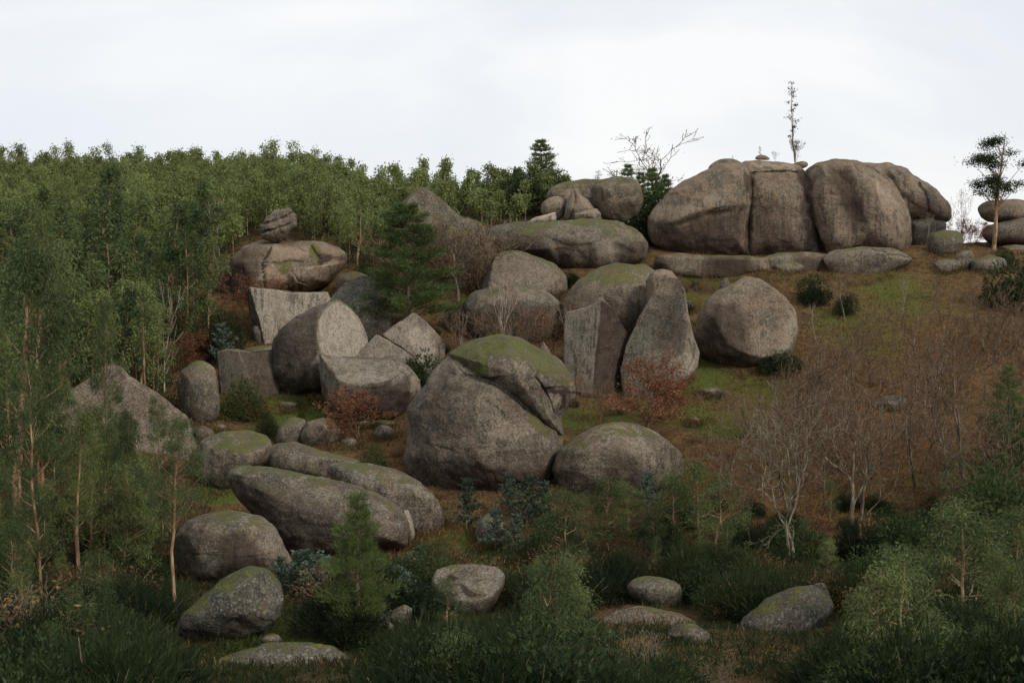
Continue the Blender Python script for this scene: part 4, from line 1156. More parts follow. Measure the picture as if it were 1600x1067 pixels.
K['euc_tall'] = [lone_euc()]
K['spire'] = [euc(271, H=9, cs=.10, width=0.75, ncl=15, lpc=44, leaf=(0.20, 0.07), r0=0.07, mat=L_SHRUB, clump=0.24, lean=0.02, cone=True)]
K['pine'] = [pine(300, H=10, width=3.1, lay=17, lpc=260, leaf=(0.34, 0.05), power=.6), pine(301, H=6, width=1.9, lay=14, lpc=210, leaf=(.26, .03), power=.7), pine(302, H=8, width=2.1, cs=.3, lay=13)]
K['conifer'] = [pine(310, H=8, width=2.7, cs=.03, lay=15, lpc=170, leaf=(0.30, 0.08), mat=L_PINE, power=0.8)]
K['broom'] = [bush(400 + i, H=[1.7, 1.4, 2.1, 1.5][i], R=[1.4, 1.5, 1.3, 1.1][i], n=6600, leaf=(0.22, 0.018), up=0.9, lobes=9) for i in range(4)]
K['shrub'] = [bush(420 + i, H=[2.2, 1.8, 2.6][i], R=[1.5, 1.3, 1.6][i], n=5600, leaf=(0.14, 0.055), mat=L_SHRUB, up=0.2, lobes=9) for i in range(3)]
K['yshrub'] = [bush(440, H=1.8, R=1.3, n=4200, leaf=(0.13, 0.045), mat=L_GRASS, up=0.3, lobes=8)]
K['tangle'] = [bush(450 + i, H=1.3, R=1.5, n=2800, leaf=(0.085, 0.028), mat=L_DEAD, up=0.1, lobes=7) for i in range(2)]
K['blue'] = [blue_sapling(500 + i, H=[2.6, 2.2, 1.6][i], R=[.75, .85, .7][i], nb=[36, 32, 26][i]) for i in range(3)]
K['bare'] = [bare(600 + i, H=8, depth=5, stems=1, up=[.5, .7, .4, .8][i], spread=[.6, .5, .7, .45][i], trunk=[.25, .3, .22, .3][i], r=.13, leafn=420, leafmat=L_DEAD, leaf=(.12, .06), minr=0.014, twig_bark=[B_TWIG, B_BARE, B_TWIG, B_BARE][i]) for i in range(4)]
K['bare_wide'] = [bare(620, H=8, depth=5, trunk=.16, r=.13, spread=.85, up=.2, wig=.22, bark=B_LICH, stems=3, minr=0.012), bare(621, H=8, depth=6, trunk=.2, r=.12, spread=.62, up=.45, wig=.2, bark=B_LICH, stems=2, minr=0.009)]
K['sapling'] = [bare(640 + i, H=4.5, depth=4, stems=3, trunk=.3, r=.04, spread=.5, up=.8, bark=B_TWIG, leafn=[520, 900, 320][i], leafmat=[L_DEAD, L_RUST, L_DEAD][i], leaf=(.11, .06), minr=0.012) for i in range(3)]
K['russet'] = [bare(660 + i, H=3.6, depth=4, stems=3, trunk=.28, r=.05, spread=.6, up=.6, bark=B_BARE, leafn=[3000, 3600][i], leaf=(0.12, 0.08)) for i in range(2)]
K['birch'] = [bare(680 + i, H=6, depth=3, stems=[3, 1][i], trunk=.42, r=.05, spread=.3, up=1.2, wig=.07, bark=B_BIRCH, leafn=[160, 60][i], minr=0.008) for i in range(2)]
K['fringe'] = [bare(690 + i, H=2.6, depth=5, stems=4, trunk=.3, r=.03, spread=.6, up=.5, bark=B_LICH if i == 0 else B_TWIG, leafn=[50, 120, 260][i], leafmat=L_YEL, leaf=(0.11, 0.06), minr=0.004) for i in range(3)]

NAMES = {'euc_far': ('eucalyptus_tree', 'tree'), 'euc_near': ('eucalyptus_tree', 'tree'), 'euc_low': ('eucalyptus_sapling', 'tree'), 'euc_tall': ('eucalyptus_tree', 'tree'), 'spire': ('slender_tree', 'tree'),
         'pine': ('pine_tree', 'tree'), 'conifer': ('conifer_tree', 'tree'), 'broom': ('broom_bush', 'bush'), 'shrub': ('evergreen_shrub', 'shrub'), 'yshrub': ('evergreen_shrub', 'shrub'),
         'tangle': ('bracken_clump', 'bracken'), 'blue': ('blue_eucalyptus_sapling', 'sapling'), 'bare': ('bare_tree', 'tree'), 'bare_wide': ('bare_tree', 'tree'), 'sapling': ('bare_sapling', 'sapling'),
         'russet': ('russet_oak', 'tree'), 'birch': ('pale_stemmed_tree', 'tree'), 'fringe': ('twiggy_shrub', 'shrub')}
PARTN = {'trunk': 'trunk', 'crown': 'crown', 'branches': 'branches', 'foliage': 'foliage', 'stems': 'stems'}
for k_, vs in K.items():
    for v_ in vs:
        for m_ in v_[:-1]:
            if m_ is not None:
                m_['part'] = m_.name.split('.')[0]


def plant(kind, P, h, label, group=None, var=None, rz=None, wide=1.0, tilt=(0, 0)):
    """a plant thing: an Empty at its foot that parents its parts; the parts share their mesh with the other plants of the kind"""
    vs = K[kind]
    v = vs[rnd.randrange(len(vs)) if var is None else var]
    s = h / v[-1]
    nm, cat = NAMES[kind]
    e = bpy.data.objects.new(nm, None)
    e.empty_display_size = 0.2
    C.objects.link(e)
    e.location = P
    e.rotation_euler = (tilt[0], tilt[1], rnd.uniform(0, 6.28) if rz is None else rz)
    e.scale = (s * wide, s * wide, s)
    tag(e, label, cat, group)
    for m in v[:-1]:
        if m is not None:
            link(m['part'], m, e)
    return e


def at(kind, px, base, top, label, D=None, group=None, var=None, wide=1.0, rz=None, sink=0.1, tilt=(0, 0), onrock=False):
    """a plant whose foot stands at this place on the slope (or on a rock at distance D)"""
    if D is None:
        D = ground_hit(px, base)
        if D is None:
            print('NO GROUND', label)
            return
        P = ray(px, base) * D
    else:
        P = ray(px, base) * D
        if not onrock:
            P[2] = float(terrain(P[0], P[1]))
    x, y, _ = proj(P)
    h = (y - top) * D / F
    P = P - np.array([0, 0, sink])
    return plant(kind, P, max(h, 0.3), label, group, var, rz, wide, tilt)


def hides_rock(px, ytop, ybase, D, half, tol=0.0):
    pts = np.array([(px + dx * half, ytop + (ybase - ytop) * t) for t in (0.0, 0.3, 0.6, 0.9) for dx in (-0.8, 0, 0.8)])
    for poly, Dr in RINFO:
        if Dr < D - 1.5:
            continue
        if np.abs(poly[:, 0].mean() - px) > np.ptp(poly[:, 0]) / 2 + half or poly[:, 1].max() < ytop - 5 or poly[:, 1].min() > ybase + 5:
            continue
        if (poly_sd(pts, poly) > -1).mean() > tol:
            return True
    return False


def in_rock(P, D):
    """is a foot on the ground inside a rock's footprint"""
    x, y, _ = proj(P)
    for poly, Dr in RINFO:
        w = np.ptp(poly[:, 0])
        if abs(Dr - D) < w * 0.30 * Dr / F and abs(poly[:, 0].mean() - x) < w * 0.5 + 2:
            return True
    return False


# ------------------------------------------------------------------ the eucalyptus wood on the left hillside
def inside(px, py, poly):
    return poly_sd(np.array([[px, py]]), poly)[0] > 0


rf = random.Random(11)
n_rocks = len(RINFO)
RINFO.append((np.array([(272., 512.), (320., 512.), (322., 572.), (270., 572.)]), 123.0))
FOR = [(-260, 200), (300, 200), (620, 200), (905, 200), (900, 330), (850, 345), (790, 362), (715, 362), (660, 350), (612, 350), (600, 440), (560, 428), (480, 375), (400, 372), (335, 420), (330, 520), (270, 560), (255, 650), (215, 760), (-260, 800)]
cand = []
D_ = 92.0
while D_ < 252:
    D_ += 2.45
    w = (D_ / F) * 1170
    x0 = -w
    while x0 < 0.05 * D_:
        x0 += 2.9
        x = x0 + rf.uniform(-1.2, 1.2)
        y = D_ + rf.uniform(-1.0, 1.0)
        z = float(terrain(x, y))
        px, py, d = proj((x, y, z))
        if inside(px, py, FOR):
            cand.append((d, x, y, z, px, py))
kept = []
for d, x, y, z, px, py in cand:
    hm = rf.uniform(5.6, 9.2) * (0.9 + 0.3 * (d < 150)) * (1.35 if rf.random() < .14 else 1)
    if d > 190:
        hm *= 0.78
    if px > 560:
        hm *= 0.75 if px < 700 else 0.60
    if hides_rock(px, py - hm * F / d * 0.98, py, d, 1.3 * F / d) or in_rock((x, y, z), d):
        hm = rf.uniform(2.5, 4.0)
        if hides_rock(px, py - hm * F / d, py, d, 0.8 * F / d) or in_rock((x, y, z), d):
            continue
    kept.append((d, x, y, z, px, py, hm))
kept.sort()
print('forest trees', len(kept))
for d, x, y, z, px, py, hm in kept[:285]:
    if px > 330:
        lb = 'slender green eucalyptus in the wood behind the wide cracked dome boulder'
    elif py > 560:
        lb = 'tall green eucalyptus in the nearest row of the wood, behind the pyramid-shaped rock' if px > 90 else 'tall green eucalyptus in the nearest row of the wood, at the left edge'
    elif py > 470:
        lb = 'green eucalyptus low in the close wood on the left hillside'
    else:
        lb = 'green eucalyptus halfway up the close wood on the left hillside'
    plant('euc_far', (x, y, z - 0.1), hm, lb, lb.replace('eucalyptus', 'eucalyptus trees'), wide=rf.uniform(0.85, 1.15))
# the trees farther up, which no longer show one by one
rg = np.random.default_rng(5)
Q = []
base_var = []
for i in range(6):
    n = 620
    ncl = 15
    cen = np.stack([rg.normal(0, .75, ncl), rg.normal(0, .75, ncl), rg.uniform(2.2, 8.2, ncl)], -1)
    cen[:, :2] *= (8.9 - cen[:, 2:3]) / 4.6
    idx = rg.integers(0, ncl, n)
    o = rg.normal(0, 1, (n, 3)) * 0.38
    base_var.append((cen[idx] + o, unit(o) * .5 + np.array([0, 0, -.8]) + rg.normal(0, .4, (n, 3))))
TS = []
for j, (d, x, y, z, px, py, hm) in enumerate(kept[285:]):
    cs, ds = base_var[j % 6]
    a = rg.uniform(0, 6.28)
    R = np.array([[math.cos(a), -math.sin(a), 0], [math.sin(a), math.cos(a), 0], [0, 0, 1]])
    s = hm / 8.5
    ls = rg.uniform(.7, 1.25, len(cs)) * 0.36
    Q.append(leaf_arrays(cs @ R.T * s + np.array([x, y, z]), ds @ R.T, ls, ls * 0.45, rg))
    TS.append(((x, y, z - .2), (x + rg.normal(0, .2), y, z + hm * 0.8), 0.10, 0.03))
Q = np.vstack(Q)
o = link('distant_eucalyptus_wood', mesh_from('distant_eucalyptus_wood', Q.reshape(-1, 3), np.arange(len(Q) * 4).reshape(-1, 4), 4, L_EUCF, False))
tag(o, 'crowns of the eucalyptus wood running up to the skyline on the left', 'wood', None, 'stuff')
o = link('distant_eucalyptus_stems', tubes(TS, B_EUC, 'distant_eucalyptus_stems', 4))
tag(o, 'pale stems of the eucalyptus wood far up the left hillside', 'wood', None, 'stuff')

Q = []
for d, x, y, z, px, py in cand:
    if d < 112:
        continue
    for _ in range(2):
        xx, yy = x + rg.normal(0, 1.3), y + rg.normal(0, 1.2)
        q_ = proj((xx, yy, z))
        hh = rg.uniform(1.2, 2.6)
        if hides_rock(q_[0], q_[1] - hh * F / d, q_[1], d, 1.0 * F / d):
            continue
        n = 75
        o = unit(rg.normal(size=(n, 3))) * rg.uniform(.4, 1, (n, 1)) * np.array([1.25, 1.25, hh * .5])
        cc = np.array([xx, yy, float(terrain(xx, yy)) + hh * .45]) + o
        ls = rg.uniform(.6, 1.2, n) * .30
        Q.append(leaf_arrays(cc, unit(o) * .6 + np.array([0, 0, .2]) + rg.normal(0, .5, (n, 3)), ls, ls * .42, rg))
Q = np.vstack(Q)
o = link('forest_undergrowth', mesh_from('forest_undergrowth', Q.reshape(-1, 3), np.arange(len(Q) * 4).reshape(-1, 4), 4, L_SHRUB, False))
tag(o, 'dark bushes and coppice growing between the stems of the eucalyptus wood', 'undergrowth', None, 'stuff')

del RINFO[n_rocks:]
# tall trees with visible stems in the near left
NT = [(22, 935, 385, 0, 'tallest eucalyptus at the left edge, with a thick pale forked stem', 1.0, (0, .01)), (70, 845, 330, 1, 'tall eucalyptus with an orange stem rising above the wood at the left edge', .85, (0, 0)),
      (150, 800, 470, 3, 'eucalyptus with thin leaning stem in front of the pyramid-shaped rock', .6, (0, .05)), (-30, 900, 430, 2, 'broad-crowned eucalyptus cut by the left picture edge', 1.0, (0, 0)),
      (110, 790, 520, 1, 'eucalyptus with a pale stem leaning strongly to the right at the left edge', .7, (0, -.22)), (198, 905, 640, 3, 'thin dark eucalyptus left of the straight reddish-stemmed one', .75, (0, 0)),
      (275, 962, 650, 2, 'straight reddish-stemmed eucalyptus beside the lichen-spotted boulder', .85, (0, 0)), (252, 850, 618, 4, 'eucalyptus with an airy crown just behind the reddish-stemmed one', .7, (0, .03)),
      (60, 960, 560, 4, 'bushy-crowned eucalyptus low at the left edge', .8, (0, 0)), (120, 930, 640, 0, 'eucalyptus in the shade below the pyramid-shaped rock, left one', .8, (0, 0)), (165, 890, 660, 1, 'eucalyptus in the shade below the pyramid-shaped rock, right one', .8, (0, 0.04))]
for x, b, t, v, lab, wd, tl in NT:
    at('euc_near', x, b, t, lab, var=v, wide=wd, tilt=tl)
for i in range(26):
    x = rf.uniform(-60, 235)
    b = rf.uniform(800, 985) if x < 200 else rf.uniform(860, 930)
    at('euc_low', x, b, b - rf.uniform(120, 210), 'young bushy eucalyptus in the shaded undergrowth at lower left', group='young eucalyptus trees at lower left')
at('birch', 257, 615, 435, 'leafless pale-stemmed young tree standing out against the wood', var=1)
at('birch', 350, 395, 305, 'thin forked pale stem left of the craggy perched rock', var=1, D=150)
at('pine', 640, 515, 318, 'dark green pine with layered branches behind the split slabs', D=131, var=0, wide=1.25)
at('pine', 566, 1000, 768, 'young pine in front of the longest whale-backed rock', var=1, wide=.75)
at('pine', 1572, 745, 570, 'small pine near the right edge above the leaf litter', var=2, wide=1.0)
at('russet', 295, 575, 512, 'bright russet bush at the edge of the wood', var=1, wide=1.3)
at('russet', 385, 470, 425, 'small orange bush in front of the dark side of the wide dome boulder', var=0, D=137, wide=1.2)
at('russet', 562, 690, 598, 'russet oak sapling in front of the half-cup boulder', var=1, wide=1.35)
at('russet', 1008, 672, 545, 'large russet sapling in front of the tall pointed boulder', var=1, wide=1.15)
at('russet', 1050, 660, 590, 'smaller russet sapling beside the large one, under the pale broken foot', var=0, wide=1.1)
at('sapling', 930, 668, 590, 'brownish leafless sapling on the grass left of the russet saplings', var=0)
at('sapling', 900, 655, 580, 'twiggy brown sapling right of the biggest boulder', var=1)
at('sapling', 950, 660, 600, 'low reddish sapling at the foot of the angular split rock', var=1, wide=1.3)
at('birch', 786, 528, 432, 'white-stemmed leafless sapling in front of the dark centre boulder', D=124, var=0)
at('birch', 886, 560, 470, 'single thin white stem in the dark gap left of the angular split rock', D=122, var=1)
at('birch', 722, 545, 480, 'thin pale sapling behind the split pair of slabs', D=126, var=1)
for i, (x, b, t) in enumerate([(742, 545, 480), (765, 545, 490), (815, 545, 492), (850, 535, 470), (868, 520, 470)]):
    at('sapling', x, b, t, 'red-twigged sapling crowded at the foot of the dark centre boulder', D=125, group='red-twigged saplings in front of the dark centre boulder', wide=1.5)
at('bare_wide', 722, 452, 322, 'pale lichened leafless tree with wide crooked branches at the forest edge', D=139, var=1, wide=1.7)
at('bare', 1008, 300, 205, 'leafless tree against the sky above the upper pile of rocks', D=167, var=2, wide=1.5)
at('bare', 30, 300, 218, 'leafless treetop on the skyline at the far left', D=225, var=0, wide=1.4)
at('conifer', 846, 335, 218, 'dense cone-shaped tree rising above the skyline left of the upper pile', D=172, var=0, wide=1.15)
at('shrub', 868, 318, 262, 'rounded dark tree leaning on the cone-shaped one', D=170, var=2, wide=.8)
at('shrub', 822, 345, 262, 'bushy evergreen at the foot of the cone-shaped tree', D=168, var=0, wide=.9)
at('conifer', 1020, 372, 262, 'dark conifer beside the left end of the great outcrop', D=160, var=0, wide=.9)
at('conifer', 1040, 370, 272, 'bluish dark conifer touching the great outcrop', D=161.5, var=0, wide=.7)
at('conifer', 1000, 350, 268, 'dark conifer between the upper pile and the great outcrop', D=163, var=0, wide=.7)
at('conifer', 980, 315, 256, 'small conifer behind the rounded block of the upper pile', D=168, var=0, wide=.8)
at('shrub', 1032, 358, 280, 'dense dark bush filling the gap between the upper pile and the great outcrop', D=158.5, var=2, wide=.8)
at('spire', 953, 300, 266, 'small sparse tree on the skyline above the upper pile, right one', D=170, wide=2.0)
at('spire', 931, 296, 266, 'small sparse tree on the skyline above the upper pile, left one', D=170, wide=1.6)
at('spire', 1242, 252, 128, 'tall thin spindly tree growing from the split on top of the great outcrop', D=158, onrock=True, wide=1.3)
at('sapling', 1243, 254, 215, 'bare bushy shoots around the foot of the spindly tree', D=157.6, onrock=True, var=2)
at('spire', 1187, 250, 228, 'tiny shrub on top of the middle outcrop block', D=157.6, onrock=True, wide=2.4)
at('sapling', 1210, 252, 235, 'little leafless shrub on top of the middle outcrop block', D=157.8, onrock=True, var=2)
at('spire', 1146, 252, 242, 'tiny green tuft on top of the leftmost outcrop block', D=157.5, onrock=True, wide=3)
at('euc_tall', 1553, 388, 206, 'tall eucalyptus with a long pale trunk standing alone on the ridge at right', D=153.5, wide=1.2, var=0)
at('birch', 1502, 345, 292, 'thin leafless tree on the ridge left of the lone eucalyptus', D=159, var=0)
at('birch', 1447, 395, 330, 'slim leafless tree by the mossy ridge boulder', D=152.5, var=1)
at('sapling', 1475, 380, 325, 'spidery leafless shrub behind the mossy ridge boulder', D=160, var=2)
for i, (x, b, t, lab) in enumerate([(1500, 390, 345, 'reddish shrub on the ridge, left one'), (1518, 388, 340, 'reddish shrub on the ridge, right one beside the stack')]):
    at('russet', x, b, t, lab, D=157, var=0, wide=1.0)
at('shrub', 1592, 480, 398, 'dark green shrub at the right edge below the rock stack', var=1)
at('shrub', 1565, 412, 385, 'small round bush on the ridge slabs', var=1)
at('birch', 1275, 560, 468, 'thin white-stemmed tree on the slope right of the big round boulder', D=129, var=1)
at('shrub', 1272, 480, 425, 'green crown of ivy on the slope above the white-stemmed tree', D=137, var=1, wide=.8)
at('shrub', 1320, 500, 452, 'loose green bush right of the white-stemmed tree', D=134, var=0, wide=.8)
at('shrub', 1218, 585, 548, 'low green bush at the foot of the big round boulder', var=1, wide=1.4)
at('birch', 1408, 495, 430, 'slim leafless tree on the upper right slope', var=1)
at('bare', 1320, 500, 400, 'brown leafless tree below the grey fissured slab', var=2)
at('bare_wide', 1230, 445, 385, 'dead fallen branch lying under the great outcrop', D=147, var=0, wide=1.2)
for i, (x, b, t) in enumerate([(640, 430, 345), (665, 440, 350), (690, 445, 352), (750, 440, 380), (735, 470, 395), (680, 470, 400), (770, 400, 350), (700, 410, 340)]):
    at('sapling', x, b, t, 'brown leafless sapling in the tangle around the lichened wide tree', D=141 + (i % 3), group='brown saplings around the lichened wide tree', wide=1.6)
# bare wood on the right slope
BT = [('bare_wide', 1240, 895, 585, 'big pale leafless oak with long crooked limbs, lower right', 1, 1.0), ('bare', 1330, 830, 560, 'leafless oak with an ivied trunk right of the big pale one', 0, 1), ('bare', 1345, 845, 600, 'thinner leafless oak touching the ivied one', 1, 1),
      ('bare', 1430, 765, 560, 'leafless oak with splayed dark roots on the leaf litter', 2, 1), ('bare', 1480, 775, 560, 'leafless leaning oak between two dark-trunked ones', 3, 1), ('bare', 1502, 770, 500, 'stout dark leafless oak near the right edge', 1, 1),
      ('bare', 1255, 700, 520, 'leafless oak behind the big pale one', 3, 1), ('bare', 1290, 800, 590, 'slender leafless oak between the big pale one and the ivied one', 3, .9), ('bare', 1555, 700, 480, 'leafless tree above the small pine at right', 0, 1),
      ('birch', 1195, 890, 860, 'short dead pale stump tree left of the big pale oak', 1, 1), ('bare', 1160, 700, 640, 'small leafless tree on the grass slope', 2, 1), ('bare', 1480, 560, 430, 'leafless tree high on the right slope', 1, 1)]
for kd, x, b, t, lab, v, wd in BT:
    at(kd, x, b, t, lab, var=v, wide=wd)
n = 0
while n < 112:
    x, b = rf.uniform(1120, 1640), rf.uniform(455, 830)
    if b < 600 and x < 1255:
        continue
    D0 = ground_hit(x, b)
    tall = rf.random() < .5
    hp = (rf.uniform(4.5, 8.0) if tall else rf.uniform(2.2, 4.2)) * F / D0
    if hides_rock(x, b - hp, b, D0, 0.9 * F / D0):
        continue
    kd = 'bare' if tall else 'sapling'
    zone = 'high on the slope below the great outcrop' if b < 560 else 'on the middle of the right-hand slope' if b < 690 else 'in the leaf litter low on the right-hand slope'
    at(kd, x, b, b - hp, ('bushy reddish-brown sapling ' if kd == 'sapling' else 'thin leafless brown tree ') + zone, group=('saplings ' if kd == 'sapling' else 'leafless trees ') + zone, wide=rf.uniform(.9, 1.4))
    n += 1
# named shrubs and saplings in the middle
at('yshrub', 378, 655, 592, 'yellow-green bush left of the grass patch under the egg-shaped boulder', wide=1.1)
at('tangle', 400, 650, 615, 'reddish bracken clump behind the yellow-green bush', wide=1.1)
at('broom', 417, 684, 640, 'round tuft of green broom on the grass patch', wide=.8)
at('broom', 345, 545, 484, 'dark green broom bush left of the cup-shaped slab', wide=.9, D=128)
at('broom', 470, 665, 642, 'low broom tuft right of the round one', wide=.8)
at('blue', 350, 530, 505, 'blue-green sprout in the dark broom bush', D=125)
at('shrub', 662, 600, 548, 'small bright green bush growing against the split slabs', D=116, var=1, wide=.8)
at('yshrub', 583, 745, 690, 'yellowing bramble among rust-coloured bracken', wide=.9)
at('blue', 729, 829, 744, 'single blue-grey young eucalyptus in front of the biggest boulder', var=0)
at('blue', 795, 815, 735, 'tallest of the blue-green saplings under the biggest boulder', var=0, D=88, wide=1.1)
at('blue', 822, 838, 742, 'blue-green sapling right of the tallest one under the biggest boulder', var=1, D=86)
at('blue', 850, 845, 750, 'greyish sapling at the right end of the blue-green saplings', var=0, D=86)
at('blue', 1013, 785, 735, 'dark bluish sapling in front of the low wide dome', var=1, D=88)
for i, (x, b, t) in enumerate([(775, 860, 790), (805, 865, 800), (470, 930, 858), (492, 940, 862), (510, 935, 870), (615, 935, 880), (630, 960, 890), (600, 945, 900), (440, 920, 865), (190, 965, 905), (480, 975, 930), (595, 985, 930), (190, 1010, 965), (660, 885, 850), (640, 900, 860)]):
    at('blue', x, b, t, 'low blue-green eucalyptus sapling in the gorse below the long rocks', group='low blue-green saplings in the lower gorse', wide=1.25)
for i, (x, b, t, v, lab) in enumerate([(880, 905, 758, 0, 'bright green young eucalyptus with a thin orange stem'), (950, 860, 745, 1, 'young eucalyptus in front of the low wide dome, left one'), (985, 850, 752, 2, 'young eucalyptus in front of the low wide dome, middle one'), (1050, 860, 735, 0, 'young eucalyptus at the right end of the low wide dome'),
                                       (1090, 850, 715, 1, 'tall young eucalyptus right of the low wide dome'), (1120, 870, 740, 2, 'dark young eucalyptus left of the big pale oak'), (915, 860, 770, 2, 'small young eucalyptus beside the bright green one'), (1020, 880, 790, 1, 'young eucalyptus above the low oblong boulder'),
                                       (700, 985, 900, 0, 'young eucalyptus left of the flat-topped rock, near the gorse'), (1500, 1010, 775, 0, 'large loose young eucalyptus at lower right'), (1545, 960, 800, 1, 'young eucalyptus right of the large loose one'), (1430, 985, 850, 2, 'young eucalyptus left of the large loose one'), (1590, 930, 790, 0, 'young eucalyptus at the right edge'), (110, 1060, 945, 0, 'weeping yellow-green young eucalyptus at the bottom left')]):
    at('euc_low', x, b, t, lab, var=v, wide=1.5)
at('shrub', 1565, 860, 700, 'very dark rounded evergreen at the right edge', var=0, wide=.9)
at('shrub', 1590, 800, 640, 'dark green evergreen behind the rounded one at the right edge', var=2, wide=.8)
at('shrub', 1400, 880, 780, 'dark evergreen mass left of the large loose eucalyptus, back one', var=2)
at('shrub', 1440, 900, 790, 'dark evergreen mass left of the large loose eucalyptus, front one', var=0)
# gorse and broom filling the valley floor
OPEN = [[(560, 960), (680, 965), (670, 1000), (560, 1000)], [(690, 835), (790, 850), (800, 885), (770, 885), (740, 875), (690, 880)], [(925, 950), (1110, 950), (1120, 990), (1000, 1000), (930, 985)], [(160, 1005), (280, 990), (440, 985), (500, 1000), (520, 1100), (140, 1100)]]
n = tries = 0
while n < 560 and tries < 14000:
    tries += 1
    x, b = rf.uniform(-20, 1640), (rf.uniform(790, 1120) if n < 250 else rf.uniform(900, 1190) if n < 430 else rf.uniform(1040, 1230))
    if x < 130 and b < 860:
        continue
    if 480 > x > 250 and b < 930:
        continue
    if b < 850 and 640 < x < 860:
        continue
    if any(inside(x, b - 6, o_) for o_ in OPEN):
        continue
    D0 = ground_hit(x, b)
    hm = rf.uniform(1.5, 3.0) if b > 1040 else rf.uniform(1.0, 2.5) if b > 850 else rf.uniform(0.9, 1.6)
    r_ = rf.random()
    kd = 'broom' if r_ < .56 else ('shrub' if r_ < .76 else 'euc_low' if r_ < .88 else 'tangle')
    if b > 1000 and kd == 'tangle':
        kd = 'shrub'
    if kd == 'euc_low':
        hm *= 1.6
    if hides_rock(x, b - hm * F / D0, b, D0, 1.1 * F / D0, 0.01):
        continue
    zone = 'under the tall trees at lower left' if x < 300 else 'between the lichen-spotted boulder and the flat-topped rock' if x < 680 else 'around the low oblong boulder, below the low wide dome' if x < 1120 else 'in the thicket at lower right'
    if b > 1040:
        zone = 'along the bottom edge, ' + ('left of the flat-topped rock' if x < 730 else 'right of the flat-topped rock')
    what = {'broom': 'dark green broom bush', 'shrub': 'dark leafy shrub', 'euc_low': 'young eucalyptus', 'tangle': 'brown bracken clump'}[kd]
    at(kd, x, b, b - hm * F / D0, what + ' ' + zone, group=what + ' group ' + zone, wide=rf.uniform(.9, 1.25))
    n += 1
print('thicket', n)
for i in range(26):
    x, b = rf.choice([(rf.uniform(560, 640), rf.uniform(680, 750)), (rf.uniform(1100, 1400), rf.uniform(560, 800)), (rf.uniform(1000, 1300), rf.uniform(400, 440)), (rf.uniform(900, 1100), rf.uniform(640, 700))])
    D0 = ground_hit(x, b)
    if hides_rock(x, b - 12, b, D0, 8):
        continue
    at('tangle', x, b, b - rf.uniform(.5, .9) * F / D0, 'rusty bracken clump on the open slope between the rocks', group='bracken clumps on the slope')
k_ = 0
for _ in range(400):
    if k_ >= 46:
        break
    x, b = rf.uniform(560, 1120), rf.uniform(385, 640)
    D0 = ground_hit(x, b)
    P0 = ray(x, b) * D0
    hm = rf.uniform(.7, 1.7)
    if in_rock(P0, D0) or hides_rock(x, b - hm * F / D0, b, D0, .9 * F / D0, .55) or inside(x, b, [(1040, 580), (1200, 580), (1200, 700), (900, 700), (900, 640)]):
        continue
    kd = rf.choice(['tangle', 'sapling', 'shrub', 'broom', 'sapling'])
    lb = {'tangle': 'brown bracken clump', 'sapling': 'small brown leafless sapling', 'shrub': 'low evergreen shrub', 'broom': 'low dark broom bush'}[kd] + (' in the gaps of the upper rock pile' if b < 480 else ' between the split boulders in the centre')
    at(kd, x, b, b - hm * F / D0 * (1.6 if kd == 'sapling' else 1), lb, group=lb, wide=1.1)
    k_ += 1
# twigs along the bottom edge
FR = [('fringe', 985, 1110, 985, 0, 'pale bare branching shrub at the bottom edge, centre'), ('fringe', 1290, 1110, 1010, 2, 'shrub with a few orange leaves at the bottom edge'), ('fringe', 1350, 1120, 1015, 2, 'orange-leaved twiggy shrub, second along the bottom right'),
      ('fringe', 1480, 1110, 985, 1, 'reddish twiggy shrub at the bottom right'), ('fringe', 1555, 1110, 970, 1, 'reddish twiggy shrub in the bottom right corner'), ('fringe', 15, 1080, 900, 2, 'yellow-leaved shrub at the lower left edge'), ('fringe', 50, 1110, 1000, 2, 'yellow-leaved shrub in the bottom left corner'),
      ('fringe', 1130, 1100, 1020, 1, 'low twiggy shrub beside the sloping slab'), ('fringe', 900, 1110, 1020, 0, 'bare pale twigs left of the branching shrub')]
for kd, x, b, t, v, lab in FR:
    at(kd, x, b, t, lab, var=v, wide=1.5)

# ------------------------------------------------------------------ ground cover nobody could count
def cover(name, mat, label, n, L, W, test, per, seed, spread=0.18, cat='grass'):
    rg = np.random.default_rng(seed)
    px = rg.uniform(-40, 1640, n * 3)
    D = 36 + 126 * rg.uniform(0, 1, n * 3) ** 1.0
    x = (px - 800) / F * D
    z = terrain(x, D)
    X = np.stack([x, D, z], -1)
    u, v, _ = proj(X)
    keep = test(u, v, X, rg)
    X = X[keep][:n]
    m = len(X)
    c = np.repeat(X, per, 0) + np.concatenate([rg.normal(0, spread, (m * per, 2)), np.zeros((m * per, 1))], 1)
    c[:, 2] = terrain(c[:, 0], c[:, 1]) - 0.03
    d = np.array([0, 0, 1.0]) + rg.normal(0, 0.55, (m * per, 3))
    s = rg.uniform(.5, 1.3, m * per)
    Qd = leaf_arrays(c, d, L * s, W * s, rg)
    o = link(name, mesh_from(name, Qd.reshape(-1, 3), np.arange(len(Qd) * 4).reshape(-1, 4), 4, mat, False))
    tag(o, label, cat, None, 'stuff')


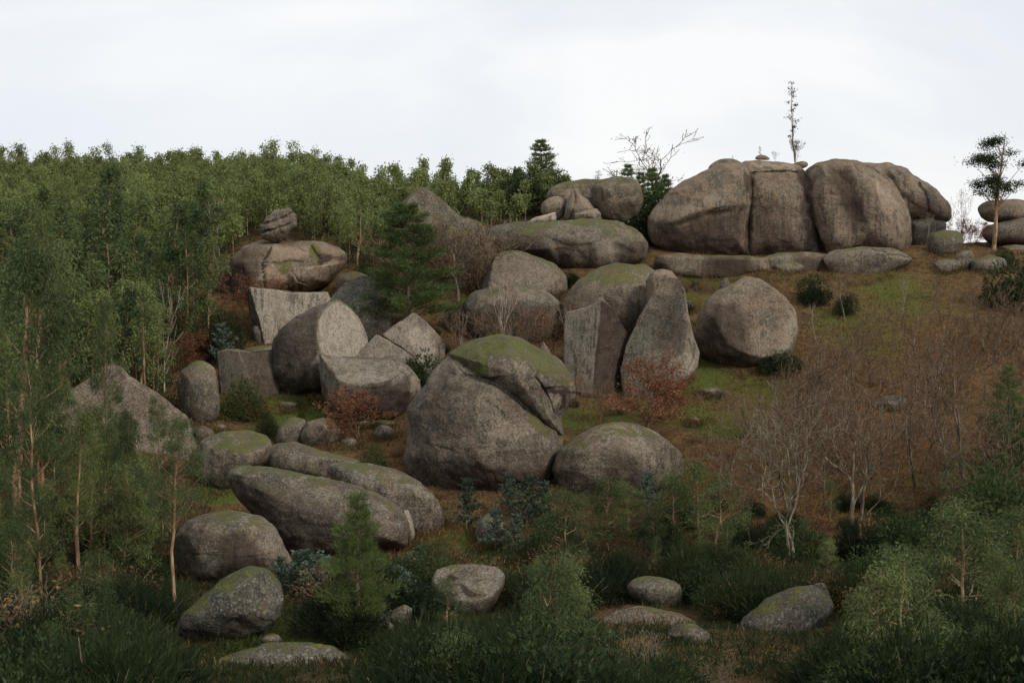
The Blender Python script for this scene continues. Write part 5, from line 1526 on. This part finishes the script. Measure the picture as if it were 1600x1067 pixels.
gm = lambda X, s: vnoise(X / s)
cover('grass', L_GRASS, 'short green grass growing in patches over the slope', 15000, .26, .035, lambda u, v, X, rg: (gm(X, 6.0) + 0.5 * gm(X, 1.7) > 0.05) & (v > 400), 4, 21)
cover('dead_bracken', L_DEAD, 'brown dead bracken and grass covering the slope', 19000, .38, .05, lambda u, v, X, rg: (gm(X, 5.0) + 0.5 * gm(X, 1.3) > -0.15) & (v > 398) & ((v < 850) | (gm(X, 2.0) > 0.35)), 4, 22, 0.25, 'bracken')
cover('leaf_litter', L_RUST, 'russet leaf litter scattered under the bare trees', 9000, .16, .12, lambda u, v, X, rg: (u > 1050) & (v > 430) & (v < 870) & (gm(X, 7.0) > -0.1), 3, 23, 0.4, 'leaves')
cover('undergrowth', L_BROOM, 'dark low undergrowth on the valley floor and under the wood', 26000, .42, .04, lambda u, v, X, rg: ((v > 860) | (u < 330)) & (gm(X, 4.0) > -0.3), 4, 24, 0.3, 'undergrowth')

# tufts growing against the feet of the boulders
rg = np.random.default_rng(41)
FT = []
for poly, Dr in RINFO:
    yb = poly[:, 1].max()
    hb = np.ptp(poly[:, 1])
    low_ = poly[poly[:, 1] > yb - hb * 0.45]
    for q in low_[::2]:
        if q[0] < -30 or q[0] > 1630 or q[1] > 1090:
            continue
        Dg = ground_hit(q[0], q[1] + 2)
        if Dg is None or abs(Dg - Dr) > np.ptp(poly[:, 0]) * 0.5 * Dr / F + 2:
            continue
        for _ in range(6):
            p_ = ray(q[0] + rg.normal(0, 5), q[1]) * (Dg - rg.uniform(-0.4, 0.8))
            FT.append((p_[0], p_[1]))
FT = np.array(FT)
for nm, mt, lb, s_, L_ in (('tufts_of_grass', L_GRASS, 'green grass growing against the feet of the boulders', 0, .34), ('tufts_of_dead_grass', L_DEAD, 'dead brown grass and bracken lying against the feet of the boulders', 1, .42)):
    T_ = FT[s_::2] if s_ == 0 else FT[s_::2][FT[s_::2][:, 1] > 78]
    c_ = np.repeat(T_, 16, 0) + rg.normal(0, .28, (len(T_) * 16, 2))
    c_ = np.concatenate([c_, (terrain(c_[:, 0], c_[:, 1]) - .04)[:, None]], 1)
    d_ = np.array([0, 0, 1.0]) + rg.normal(0, .6, c_.shape)
    z_ = rg.uniform(.4, 1.3, len(c_))
    Qd = leaf_arrays(c_, d_, L_ * z_, .045 * z_, rg)
    o = link(nm, mesh_from(nm, Qd.reshape(-1, 3), np.arange(len(Qd) * 4).reshape(-1, 4), 4, mt, False))
    tag(o, lb, 'grass', None, 'stuff')
